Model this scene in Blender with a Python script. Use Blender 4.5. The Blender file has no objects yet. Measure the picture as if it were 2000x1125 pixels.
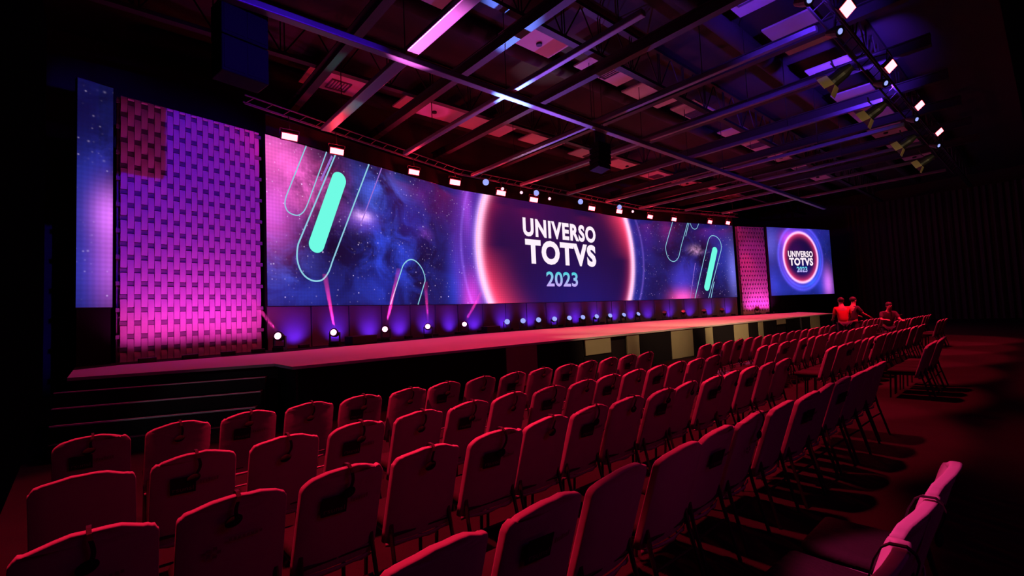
import bpy, bmesh, math, random
from mathutils import Vector, Matrix
random.seed(7)
scene = bpy.context.scene
C = scene.collection
PI = math.pi
R = math.radians

# ------------------------------------------------------------------ camera
cam_d = bpy.data.cameras.new('camera')
cam = bpy.data.objects.new('camera', cam_d)
C.objects.link(cam)
cam_d.sensor_width = 36
cam_d.sensor_fit = 'HORIZONTAL'
cam_d.lens = 923.1 / 2000 * 36
cam_d.clip_start = 0.05
cam_d.clip_end = 200
AZ = R(41.0)
def hv(x, y, z):
    return Vector((x * math.cos(AZ) + y * math.sin(AZ), -x * math.sin(AZ) + y * math.cos(AZ), z))
cr = hv(0.99903974, 0.00248832, -0.04374239).normalized()
cf = hv(0, 0.99838592, 0.05679397).normalized()
cu = cr.cross(cf).normalized()
m = Matrix((cr, cu, -cf)).transposed().to_4x4()
m.translation = Vector((0, 0, 1.68))
cam.matrix_world = m
scene.camera = cam

# ------------------------------------------------------------------ world, exposure
w = bpy.data.worlds.new('hall_dark')
scene.world = w
w.use_nodes = True
w.node_tree.nodes['Background'].inputs[0].default_value = (0.5, 0.1, 0.4, 1)
w.node_tree.nodes['Background'].inputs[1].default_value = 0.0006
scene.view_settings.view_transform = 'Standard'
scene.view_settings.look = 'None'
scene.view_settings.gamma = 1
scene.view_settings.exposure = 0.0
scene.view_settings.use_curve_mapping = False
scene.cycles.use_denoising = True
scene.cycles.max_bounces = 5
scene.cycles.diffuse_bounces = 3
scene.cycles.sample_clamp_indirect = 3.0

def aim(o, loc, target):
    o.location = loc
    o.rotation_euler = (Vector(target) - Vector(loc)).to_track_quat('-Z', 'Y').to_euler()

def spot(name, loc, target, color, power, deg, blend=0.5, radius=0.05, parent=None):
    d = bpy.data.lights.new(name, 'SPOT')
    d.color = color
    d.energy = power
    d.spot_size = R(deg)
    d.spot_blend = blend
    d.shadow_soft_size = radius
    o = bpy.data.objects.new(name, d)
    C.objects.link(o)
    aim(o, loc, target)
    if parent:
        o.parent = parent
        o.matrix_parent_inverse = Matrix.Translation(parent.location).inverted()
    return o

def area(name, loc, target, color, power, sx, sy, parent=None, spread=180):
    d = bpy.data.lights.new(name, 'AREA')
    d.shape = 'RECTANGLE'
    d.size = sx
    d.size_y = sy
    d.color = color
    d.energy = power
    d.spread = R(spread)
    o = bpy.data.objects.new(name, d)
    C.objects.link(o)
    aim(o, loc, target)
    return o

# added red and violet fill from behind the camera, standing in for bounced light
area('rear_red_fill', (7, -9, 6.5), (9, 4, 1), (1, 0.012, 0.07), 50, 10, 1)
area('rear_violet_fill', (3, -4, 5.0), (4, 3, 0.8), (0.5, 0.02, 1), 12, 3, 1)
# blue profile light on the audience bar: wood towers
spot('blue_tower_light', (4.1, 2.35, 7.3), (1.9, 14.4, 5.6), (0.07, 0.006, 1), 3100, 36, 0.35, 0.04)
spot('violet_tower_fill', (9.5, 2.4, 7.2), (1.9, 14.4, 5.0), (0.30, 0.01, 1), 450, 24, 0.6, 0.05)  # added weak fill with no lamp of its own, tints the shadowed tower
# warm front light on the stage
for tx, ty, sx, p in ((19, 10.0, 13.3, 1500), (25, 10.5, 16.5, 2200), (30, 10.5, 20.7, 1900), (14, 10, 12.0, 500)):
    spot('front_stage_light', (sx, 2.9, 7.0), (tx, ty, 0.9), (1, 0.58, 0.32), p * 4.2, 36, 0.9, 0.08)
spot('front_stage_light', (9.6, 2.9, 7.0), (10.6, 8.6, 0.6), (1, 0.58, 0.32), 1500, 20, 0.9, 0.08)
# red wash on the stage carpet from the bar over the screens
for k, (tx, p) in enumerate(((3, 900), (8, 1500), (13, 2300), (18, 2800), (23, 2800), (28, 2600), (33, 2000))):
    spot('stage_red_wash', (tx + (4.0 if k == 0 else (2.0 if k == 1 else 1.0)), 15.2 if 8 < tx < 27 else 13.6, 7.0), (tx, 11.0, 1.0), (1, 0.02, 0.07), p * 0.70, 95, 0.9, 0.1)
# steep red wash on the seating from the audience bar
for x in (-0.1, 3.4, 6.85, 10.27, 13.69, 17.18, 20.53, 24.0):
    spot('seating_red_wash', (x, 3.2, 6.35), (x + 0.2, 4.05, 0.9), (1, 0.012, 0.055), 3500, 62 if x < 9 else 60, 0.15, 0.15)
# light falling on the nearest chairs
spot('near_magenta_light', (-0.6, 3.4, 5.2), (2.5, 0.42, 0.75), (1, 0.045, 0.26), 4500, 11, 0.4, 0.03)

# ------------------------------------------------------------------ materials
def lin(*c):
    return tuple(((v / 255) / 12.92 if v / 255 <= 0.04045 else ((v / 255 + 0.055) / 1.055) ** 2.4) for v in c)

class N:
    """tiny expression builder over shader math nodes"""
    def __init__(s, nt, sock):
        s.nt, s.s = nt, sock
    def _op(s, op, *a, clamp=False):
        n = s.nt.nodes.new('ShaderNodeMath')
        n.operation = op
        n.use_clamp = clamp
        for i, v in enumerate((s,) + a):
            if isinstance(v, N):
                s.nt.links.new(v.s, n.inputs[i])
            else:
                n.inputs[i].default_value = v
        return N(s.nt, n.outputs[0])
    def __add__(s, o): return s._op('ADD', o)
    __radd__ = __add__
    def __sub__(s, o): return s._op('SUBTRACT', o)
    def __mul__(s, o): return s._op('MULTIPLY', o)
    __rmul__ = __mul__
    def __truediv__(s, o): return s._op('DIVIDE', o)
    def sq(s): return s._op('MULTIPLY', s)
    def sqrt(s): return s._op('SQRT')
    def abs(s): return s._op('ABSOLUTE')
    def pw(s, k): return s._op('POWER', k)
    def gt(s, k): return s._op('GREATER_THAN', k)
    def lt(s, k): return s._op('LESS_THAN', k)
    def sat(s): return s._op('ADD', 0.0, clamp=True)
    def gauss(s): return (s.sq() * -1.0)._op('EXPONENT')
    def exp(s): return s._op('EXPONENT')
    def ramp(s, a, b):
        n = s.nt.nodes.new('ShaderNodeMapRange')
        n.interpolation_type = 'SMOOTHSTEP'
        s.nt.links.new(s.s, n.inputs[0])
        n.inputs[1].default_value = a
        n.inputs[2].default_value = b
        return N(s.nt, n.outputs[0])

class Col:
    """sum of coloured layers"""
    def __init__(s, nt, base):
        s.nt = nt
        c = nt.nodes.new('ShaderNodeRGB')
        c.outputs[0].default_value = (*base, 1)
        s.s = c.outputs[0]
    def _mix(s, mode, col, fac):
        n = s.nt.nodes.new('ShaderNodeMix')
        n.data_type = 'RGBA'
        n.blend_type = mode
        n.clamp_factor = False
        s.nt.links.new(s.s, n.inputs[6])
        n.inputs[7].default_value = (*col, 1)
        if isinstance(fac, N):
            s.nt.links.new(fac.s, n.inputs[0])
        else:
            n.inputs[0].default_value = fac
        s.s = n.outputs[2]
        return s
    def add(s, col, fac): return s._mix('ADD', col, fac)
    def mix(s, col, fac): return s._mix('MIX', col, fac)

def newmat(name):
    mt = bpy.data.materials.new(name)
    mt.use_nodes = True
    nt = mt.node_tree
    for n in list(nt.nodes):
        nt.nodes.remove(n)
    out = nt.nodes.new('ShaderNodeOutputMaterial')
    return mt, nt, out

def pbr(name, col, rough=0.6, metal=0.0, var=0.12, scale=14, bump=0.0, bscale=60, sheen=0.0, spec=0.5):
    mt, nt, out = newmat(name)
    b = nt.nodes.new('ShaderNodeBsdfPrincipled')
    nt.links.new(b.outputs[0], out.inputs[0])
    tc = nt.nodes.new('ShaderNodeTexCoord')
    nz = nt.nodes.new('ShaderNodeTexNoise')
    nz.inputs['Scale'].default_value = scale
    nz.inputs['Detail'].default_value = 4
    nt.links.new(tc.outputs['Object'], nz.inputs[0])
    rp = nt.nodes.new('ShaderNodeMapRange')
    rp.inputs[3].default_value = 1 - var
    rp.inputs[4].default_value = 1 + var
    nt.links.new(nz.outputs[0], rp.inputs[0])
    mx = nt.nodes.new('ShaderNodeVectorMath')
    mx.operation = 'SCALE'
    mx.inputs[0].default_value = col
    nt.links.new(rp.outputs[0], mx.inputs[3])
    nt.links.new(mx.outputs[0], b.inputs['Base Color'])
    b.inputs['Roughness'].default_value = rough
    b.inputs['Metallic'].default_value = metal
    b.inputs['Specular IOR Level'].default_value = spec
    if sheen:
        b.inputs['Sheen Weight'].default_value = sheen
    if bump:
        n2 = nt.nodes.new('ShaderNodeTexNoise')
        n2.inputs['Scale'].default_value = bscale
        nt.links.new(tc.outputs['Object'], n2.inputs[0])
        bp = nt.nodes.new('ShaderNodeBump')
        bp.inputs['Strength'].default_value = bump
        bp.inputs['Distance'].default_value = 0.02
        nt.links.new(n2.outputs[0], bp.inputs['Height'])
        nt.links.new(bp.outputs[0], b.inputs['Normal'])
    return mt

def emit(name, col, k):
    mt, nt, out = newmat(name)
    e = nt.nodes.new('ShaderNodeEmission')
    e.inputs[0].default_value = (*col, 1)
    e.inputs[1].default_value = k
    nt.links.new(e.outputs[0], out.inputs[0])
    return mt

M = {
    'cover': pbr('chair_cover_fabric', (0.20, 0.18, 0.185), 0.92, var=0.08, scale=9, bump=0.18, bscale=9, spec=0.15),
    'seat': pbr('seat_vinyl', (0.014, 0.011, 0.012), 0.85, bump=0.2, bscale=40, spec=0.08),
    'leg': pbr('black_tube', (0.012, 0.012, 0.013), 0.4, 0.0, spec=0.4),
    'strap': pbr('black_strap', (0.008, 0.008, 0.009), 0.7, spec=0.2),
    'pad': pbr('black_foam', (0.006, 0.006, 0.007), 0.9, spec=0.1),
    'logo': pbr('black_print', (0.010, 0.009, 0.010), 0.8, spec=0.1),
    'logotext': pbr('grey_print', (0.10, 0.07, 0.08), 0.8, spec=0.1),
    'carpet': pbr('hall_carpet', (0.010, 0.0075, 0.0085), 0.95, var=0.3, scale=2.2, bump=0.4, bscale=180, spec=0.1),
    'deck': pbr('stage_carpet', (0.55, 0.52, 0.54), 0.85, var=0.06, scale=1.5, bump=0.15, bscale=120, spec=0.2),
    'black': pbr('black_drape', (0.010, 0.009, 0.011), 0.95, bump=0.3, bscale=8, spec=0.1),
    'blackpaint': pbr('black_painted_wood', (0.014, 0.013, 0.016), 0.55, spec=0.3),
    'plinth': pbr('dark_base_panel', (0.16, 0.16, 0.18), 0.6, var=0.1, scale=2, spec=0.3),
    'cream': pbr('cream_panel', (0.33, 0.33, 0.19), 0.8, var=0.08, scale=3),
    'slat': pbr('pale_wood_slat', (0.60, 0.55, 0.56), 0.7, var=0.10, scale=6),
    'spk': pbr('loudspeaker_black', (0.005, 0.005, 0.006), 0.7, spec=0.08),
    'border': pbr('halo_catch_cloth', (0.012, 0.011, 0.012), 0.95, spec=0.05),
    'weft': pbr('dark_weft_band', (0.24, 0.21, 0.24), 0.8),
    'alu': pbr('aluminium_profile', (0.11, 0.11, 0.135), 0.45, 0.4, var=0.1),
    'steel': pbr('dark_steel', (0.014, 0.012, 0.014), 0.6, 0.2, var=0.3),
    'ceil': pbr('ceiling_slab', (0.022, 0.016, 0.022), 0.95, var=0.35, scale=0.8),
    'tile': pbr('pale_ceiling_board', (0.42, 0.38, 0.40), 0.9, var=0.15, scale=1.3),
    'wall': pbr('dark_wall_cloth', (0.035, 0.025, 0.035), 0.95, var=0.2, scale=0.7),
    'metalb': pbr('black_fixture_metal', (0.02, 0.02, 0.022), 0.45, 0.3),
    'barn': pbr('bare_barn_door_metal', (0.55, 0.45, 0.25), 0.5, 0.5),
    'nose': pbr('pale_step_nosing', (0.85, 0.9, 0.9), 0.4),
    'red_led': emit('red_led_face', (1.0, 0.07, 0.09), 13),
    'blue_led': emit('blue_white_led_face', (0.36, 0.42, 1.0), 1.0),
    'mag_led': emit('pink_white_lens', (1.0, 0.30, 0.62), 9),
    'white_dot': emit('small_pink_lens', (1.0, 0.45, 0.6), 2.0),
    'off_lens': pbr('unlit_lens', (0.10, 0.08, 0.12), 0.15, spec=0.9),
    'teal': emit('screen_teal', lin(112, 252, 228), 1.0),
    'line': emit('screen_line', lin(150, 215, 240), 0.9),
    'violet': emit('screen_violet', lin(170, 120, 230), 0.8),
    'white': emit('screen_white', lin(255, 236, 248), 1.05),
    'skin': pbr('skin', (0.35, 0.2, 0.15), 0.6),
    'hair': pbr('dark_hair', (0.01, 0.008, 0.008), 0.7),
    'redshirt': pbr('red_shirt', (0.45, 0.03, 0.03), 0.9),
    'darkshirt': pbr('dark_shirt', (0.03, 0.02, 0.03), 0.9),
    'trousers': pbr('dark_trousers', (0.03, 0.03, 0.05), 0.9),
    'eye': pbr('eye_white', (0.6, 0.6, 0.6), 0.3),
    'plasticw': pbr('clear_ice_bucket_plastic', (0.8, 0.75, 0.8), 0.2),
}

# ------------------------------------------------------------------ mesh helpers
class MB:
    def __init__(s):
        s.bm = bmesh.new()
    def box(s, c, d, rot=None, bev=0.0):
        g = bmesh.ops.create_cube(s.bm, size=1)
        vs = g['verts']
        mt = Matrix.Diagonal((*d, 1))
        if rot is not None:
            mt = rot.to_4x4() @ mt
        bmesh.ops.transform(s.bm, matrix=Matrix.Translation(c) @ mt, verts=vs)
        if bev:
            es = list({e for v in vs for e in v.link_edges})
            bmesh.ops.bevel(s.bm, geom=es, offset=bev, segments=2, affect='EDGES', profile=0.5)
        return s
    def bar(s, a, b, wx, wz, up=(0, 0, 1)):
        a, b = Vector(a), Vector(b)
        d = b - a
        y = d.normalized()
        x = y.cross(Vector(up)).normalized()
        z = x.cross(y)
        rot = Matrix((x, y, z)).transposed()
        return s.box((a + b) / 2, (wx, d.length, wz), rot)
    def tube(s, pts, r, n=8, cap=True):
        pts = [Vector(p) for p in pts]
        rings = []
        ref = Vector((0.13, 0.21, 0.97))
        for i, p in enumerate(pts):
            t = (pts[min(i + 1, len(pts) - 1)] - pts[max(i - 1, 0)]).normalized()
            if abs(t.dot(ref)) > 0.97:
                ref = Vector((1, 0, 0))
            x = t.cross(ref).normalized()
            y = t.cross(x)
            rr = r[i] if isinstance(r, (list, tuple)) else r
            rings.append([s.bm.verts.new(p + rr * (math.cos(2 * PI * k / n) * x + math.sin(2 * PI * k / n) * y)) for k in range(n)])
        for a, b in zip(rings, rings[1:]):
            for k in range(n):
                s.bm.faces.new((a[k], a[(k + 1) % n], b[(k + 1) % n], b[k]))
        if cap:
            s.bm.faces.new(rings[0][::-1])
            s.bm.faces.new(rings[-1])
        return s
    def ribbon(s, pts, w, th, side):
        """flat band following pts; side = width direction"""
        side = Vector(side).normalized()
        pts = [Vector(p) for p in pts]
        rings = []
        for i, p in enumerate(pts):
            t = (pts[min(i + 1, len(pts) - 1)] - pts[max(i - 1, 0)]).normalized()
            nn = t.cross(side).normalized()
            rings.append([s.bm.verts.new(p + a * side * w / 2 + b * nn * th / 2) for a, b in ((-1, -1), (1, -1), (1, 1), (-1, 1))])
        for a, b in zip(rings, rings[1:]):
            for k in range(4):
                s.bm.faces.new((a[k], a[(k + 1) % 4], b[(k + 1) % 4], b[k]))
        s.bm.faces.new(rings[0][::-1])
        s.bm.faces.new(rings[-1])
        return s
    def ell(s, c, d, n=12, rot=None):
        g = bmesh.ops.create_uvsphere(s.bm, u_segments=n, v_segments=max(6, n // 2 + 2), radius=0.5)
        mt = Matrix.Diagonal((*d, 1))
        if rot is not None:
            mt = rot.to_4x4() @ mt
        bmesh.ops.transform(s.bm, matrix=Matrix.Translation(c) @ mt, verts=g['verts'])
        return s
    def prism(s, poly, z0, z1):
        lo = [s.bm.verts.new((x, y, z0)) for x, y in poly]
        hi = [s.bm.verts.new((x, y, z1)) for x, y in poly]
        n = len(poly)
        s.bm.faces.new(lo[::-1])
        s.bm.faces.new(hi)
        for k in range(n):
            s.bm.faces.new((lo[k], lo[(k + 1) % n], hi[(k + 1) % n], hi[k]))
        return s
    def plate(s, fn, poly, th):
        """extruded polygon; fn maps (u, v, depth) to a point"""
        a = [s.bm.verts.new(fn(u, v, 0)) for u, v in poly]
        b = [s.bm.verts.new(fn(u, v, th)) for u, v in poly]
        n = len(poly)
        s.bm.faces.new(a[::-1])
        s.bm.faces.new(b)
        for k in range(n):
            s.bm.faces.new((a[k], a[(k + 1) % n], b[(k + 1) % n], b[k]))
        return s
    def build(s, name, mat, parent=None, smooth=False, bev=0.0):
        bmesh.ops.recalc_face_normals(s.bm, faces=s.bm.faces)
        me = bpy.data.meshes.new(name)
        s.bm.to_mesh(me)
        s.bm.free()
        if smooth:
            me.shade_smooth()
        me.materials.append(M[mat] if isinstance(mat, str) else mat)
        o = bpy.data.objects.new(name, me)
        C.objects.link(o)
        if parent:
            o.parent = parent
        if bev:
            b = o.modifiers.new('bevel', 'BEVEL')
            b.width = bev
            b.segments = 2
            b.limit_method = 'ANGLE'
        return o

def empty(name, loc, rot=(0, 0, 0), label=None, cat=None, group=None):
    o = bpy.data.objects.new(name, None)
    o.empty_display_size = 0.1
    C.objects.link(o)
    o.location = loc
    o.rotation_euler = rot
    if label:
        tag(o, label, cat, group)
    return o

def tag(o, label, cat, group=None):
    o['label'] = label
    o['category'] = cat
    if group:
        o['group'] = group
    return o

def struct(o):
    o['kind'] = 'structure'
    return o

def copy_tree(o, parent=None):
    c = o.copy()
    C.objects.link(c)
    if parent:
        c.parent = parent
    for ch in list(kids.get(o.name, [])):
        copy_tree_child(ch, c)
    return c
kids = {}
def copy_tree_child(ch, parent):
    d = ch.copy()
    C.objects.link(d)
    d.parent = parent
    for g in kids.get(ch.name, []):
        copy_tree_child(g, d)
def learn(root):
    """remember the children of a finished thing, for copying"""
    ks = [o for o in C.objects if o.parent == root]
    kids[root.name] = ks
    for k in ks:
        learn(k)

# ------------------------------------------------------------------ room
DZ = 0.985                                   # stage height
ZB, ZT = 2.235, 7.19                         # screens: lower and upper edge

struct(MB().prism([(-0.55, 1.0), (-0.9, 12.5), (8, 17.6), (29, 17.6), (47, 14), (47, -1.5), (3.9, -1.5), (-0.35, -1.2)], -0.06, 0).build('floor', 'carpet'))
struct(MB().prism([(-1.2, 8), (-1.2, 18), (47, 18), (47, 0.5), (6.0, 0.5)], 10.3, 10.45).build('ceiling', 'ceil'))
struct(MB().box((47.1, 8.0, 5.2), (0.2, 20, 10.4)).build('wall_right', 'wall'))
struct(MB().prism([(-1.2, 18.0), (47.2, 18.0), (47.2, 18.2), (-1.2, 18.2)], 0, 10.4).build('wall_back', 'wall'))
# pleated drape beside the far screen, hanging from the ceiling line
mb = MB()
pts = []
nseg = 96
for k in range(nseg + 1):
    y = 11.0 - 11.0 * k / nseg
    pts.append((46.0 + 0.10 * math.sin(k * 1.9), y))
mb.prism(pts + [(x + 0.16, y) for x, y in pts[::-1]], 0.0, 9.2)
tag(mb.build('stage_drape', 'wall', smooth=False), 'tall dark pleated drape closing the hall beyond the small screen', 'drape')

# stage
deck_poly = [(-0.42, 10.45), (2.38, 9.42), (2.38, 8.35), (31.2, 8.35), (37.5, 12.2), (36.0, 13.2), (33.3, 14.5), (24.6, 16.85), (11.4, 16.85), (3.45, 14.8), (0.3, 14.1), (-0.42, 13.7)]
stage = empty('stage', (15, 12, 0), label='long low stage with pale carpet top in front of the screens', cat='stage')
def under(o, p):
    o.parent = p
    o.matrix_parent_inverse = Matrix.Translation(p.location).inverted()
    return o
under(MB().prism(deck_poly, DZ - 0.05, DZ).build('deck', 'deck'), stage)
under(MB().prism([(-0.36, 10.55), (2.46, 9.52), (2.46, 8.45), (31.1, 8.45), (37.3, 12.2), (35.9, 13.1), (33.2, 14.4), (24.5, 16.6), (11.5, 16.6), (3.5, 14.6), (-0.36, 13.5)], 0, DZ - 0.052).build('base', 'blackpaint'), stage)
# skirt panels along the front
for x0, x1, z0, cream in ((2.5, 7.0, 0, 0), (7.02, 8.0, 0, 1), (8.02, 9.7, 0, 0), (9.8, 10.9, 0.5, 1), (9.72, 10.95, 0, 2), (11.67, 12.29, 0, 1), (12.31, 14.08, 0, 0),
                          (14.1, 15.5, 0, 1), (15.52, 16.38, 0, 0), (16.4, 16.95, 0, 1), (16.97, 18.68, 0, 0), (18.7, 20.0, 0, 1), (20.02, 20.98, 0, 0),
                          (21.0, 21.5, 0, 1), (21.52, 23.0, 0, 0), (23.02, 24.1, 0.72, 1), (24.2, 27.4, 0, 0), (27.45, 28.9, 0, 1), (28.95, 31.1, 0, 0)):
    z1 = DZ - 0.055
    if cream == 2:
        z1 = 0.47
    o = MB().box(((x0 + x1) / 2, 8.40, (z0 + z1) / 2), (x1 - x0, 0.05, z1 - z0), bev=0.006).build('skirt_panel', 'cream' if cream == 1 else 'black')
    under(o, stage)
    if cream == 1:
        o['label'] = 'cream skirt panel'
for x in (25.9, 30.9):
    under(MB().box((x, 8.33, 0.47), (0.07, 0.05, 0.93)).build('post', 'alu'), stage)
# black carpet strip behind which the fixtures stand
strip = [(-0.42, 12.55), (0.3, 13.1), (3.4, 13.1), (11.6, 15.1), (24.4, 15.1), (33.3, 12.95), (36.6, 12.0), (37.3, 12.2), (33.3, 14.3), (24.6, 16.6), (11.4, 16.6), (3.45, 14.55), (0.3, 13.9), (-0.42, 13.5)]
under(MB().prism(strip, DZ - 0.01, DZ + 0.006).build('rear_floor_strip', 'black'), stage)

# steps on the left
ang = R(-21.5)
su = Vector((math.cos(ang), math.sin(ang), 0))
sn = Vector((math.sin(ang), -math.cos(ang), 0))
steps = empty('stage_steps', (1.2, 9.2, 0), label='wide black steps with pale nosings at left end of the stage', cat='steps')
p0 = Vector((2.30, 9.44, 0))
for k in range(1, 5):
    z = DZ - 0.197 * k
    a = p0 + sn * (0.02 + 0.36 * (k - 1)) - su * 0.02 * k
    L = (a.x + 0.42 + 0.0 * k) / su.x
    b = a - su * L
    out = sn * 0.36
    poly = [tuple((b)[:2]), tuple((a)[:2]), tuple((a + out)[:2]), tuple((b + out)[:2])]
    under(MB().prism(poly, 0.0, z).build('step', 'blackpaint'), steps)
    if k < 4:
        o = MB().bar(tuple((b + out * 1.01 + Vector((0, 0, z + 0.001)))), tuple((a + out * 1.01 + Vector((0, 0, z + 0.001)))), 0.03, 0.012 + 0.003 * k).build('nosing', 'nose')
        under(o, steps)
        o['label'] = 'pale step nosing'

# ------------------------------------------------------------------ screens
FL = {'left': ((3.53, 14.60), (11.40, 16.65), 0.0), 'mid': ((11.40, 16.65), (24.60, 16.65), 8.13), 'right': ((24.60, 16.65), (33.10, 14.45), 21.33),
      'sl': ((-0.42, 13.46), (0.17, 13.63), 0.0), 'sr': ((36.10, 13.35), (42.70, 11.25), 0.0)}
def facet(key):
    a, b, s0 = FL[key]
    a, b = Vector((*a, 0)), Vector((*b, 0))
    t = (b - a).normalized()
    n = Vector((t.y, -t.x, 0))              # towards the audience
    return a, t, n, (b - a).length, s0
def fmap(key):
    a, t, n, L, s0 = facet(key)
    return lambda s, z, d: a + t * (s - s0) + n * d + Vector((0, 0, z))

def galaxy(name, blobs, rings=(), inner=None, base=(0.005, 0.003, 0.032), stars=1.0, neb=0.07):
    mt, nt, out = newmat(name)
    uv = nt.nodes.new('ShaderNodeUVMap')
    uv.uv_map = 'screen'
    sep = nt.nodes.new('ShaderNodeSeparateXYZ')
    nt.links.new(uv.outputs[0], sep.inputs[0])
    s, z = N(nt, sep.outputs[0]), N(nt, sep.outputs[1])
    def noise(scale, det=6, rough=0.6, dist=0.0, off=0.0):
        n = nt.nodes.new('ShaderNodeTexNoise')
        n.inputs['Scale'].default_value = scale
        n.inputs['Detail'].default_value = det
        n.inputs['Roughness'].default_value = rough
        n.inputs['Distortion'].default_value = dist
        mp = nt.nodes.new('ShaderNodeMapping')
        mp.inputs['Location'].default_value = (off, off * 0.7, 0)
        nt.links.new(uv.outputs[0], mp.inputs[0])
        nt.links.new(mp.outputs[0], n.inputs[0])
        return N(nt, n.outputs[0])
    n1 = noise(0.9, 8, 0.62, 0.6)
    n2 = noise(0.55, 8, 0.6, 0.8, 7.3)
    cl1 = n1.ramp(0.36, 0.68)
    cl2 = n2.ramp(0.38, 0.66)
    col = Col(nt, base)
    col.add((0.05, 0.09, 1.0), cl1 * neb)
    for (s0, z0, a, b, c, k, sel) in blobs:
        if c[2] > c[0] * 1.5:
            k = k * 0.8
        g = (((s - s0) / a).sq() + ((z - z0) / b).sq()) * -1.0
        g = g.exp() * k
        if sel == 1:
            g = g * (cl1 * 1.0 + 0.0)
        elif sel == 2:
            g = g * (cl2 * 1.0 + 0.0)
        col.add(c, g)
    # stars
    for sc, th, off in ((4.5, 0.090, 0.0), (8.0, 0.12, 3.1), (2.2, 0.050, 9.0), (6.0, 0.10, 5.7)):
        v = nt.nodes.new('ShaderNodeTexVoronoi')
        v.inputs['Scale'].default_value = sc
        mp = nt.nodes.new('ShaderNodeMapping')
        mp.inputs['Location'].default_value = (off, off, 0)
        nt.links.new(uv.outputs[0], mp.inputs[0])
        nt.links.new(mp.outputs[0], v.inputs[0])
        d = N(nt, v.outputs['Distance'])
        sp = nt.nodes.new('ShaderNodeSeparateColor')
        nt.links.new(v.outputs['Color'], sp.inputs[0])
        br = N(nt, sp.outputs[0]).pw(5.0)
        st = (d / th).gauss() * br * noise(0.8, 2, 0.5, 0, off + 3).ramp(0.36, 0.56)
        if inner:
            rr = ((s - inner[0]).sq() + (z - inner[1]).sq()).sqrt()
            st = st * rr.gt(inner[2] - 0.1)
        col.add((0.75, 0.6, 0.95), st * (1.5 * stars))
    if inner:
        s0, z0, rad, sc = inner
        r = ((s - s0).sq() + (z - z0).sq()).sqrt()
        d = (r - rad) / sc
        ins = d.lt(0.0)
        up = ((z - z0) / rad)
        rt = ((s - s0) / rad)
        # dark disc
        col.mix(lin(26, 12, 66), ins)
        col.add((0.025, 0.0, 0.022), ins * (((rt + 0.35) / 0.45).gauss() * ((up - 0.35) / 0.35).gauss()))
        col.add((0.0, 0.004, 0.10), ins * ((rt - 0.1) / 0.6).gauss() * ((up + 0.45) / 0.35).gauss())
        # outer glow
        outm = d.gt(0.0)
        col.add((0.012, 0.02, 0.30), outm * (d * -0.9).exp())
        col.add((0.07, 0.01, 0.16), outm * ((d - 0.9) / 0.5).gauss() * ((rt * -1.0) + 0.35).sat())
        for (kind, dd, wd, c, k, ru, uu) in rings:
            f = ((d - dd) / wd)
            if kind == 'in':
                f = f.gauss() * ins
            elif kind == 'out':
                f = (f * -1.0).exp() * outm
            else:
                f = f.gauss()
            ww = (rt * ru + up * uu + (1.0 - max(abs(ru), abs(uu)) * 0.5)).sat() if ru != 9 else (rt * up * 2.3 + uu).sat()
            col.add(c, f * ww * k)
    # LED pitch lines
    wv = ((s * 60.0)._op('SINE') * 0.05 + 0.97)
    wz = ((z * 60.0)._op('SINE') * 0.05 + 0.97)
    e = nt.nodes.new('ShaderNodeEmission')
    nt.links.new(col.s, e.inputs[0])
    nt.links.new((wv * wz).s, e.inputs[1])
    df = nt.nodes.new('ShaderNodeBsdfDiffuse')
    df.inputs[0].default_value = (0.03, 0.03, 0.03, 1)
    ad_ = nt.nodes.new('ShaderNodeAddShader')
    nt.links.new(e.outputs[0], ad_.inputs[0])
    nt.links.new(df.outputs[0], ad_.inputs[1])
    nt.links.new(ad_.outputs[0], out.inputs[0])
    return mt

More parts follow.
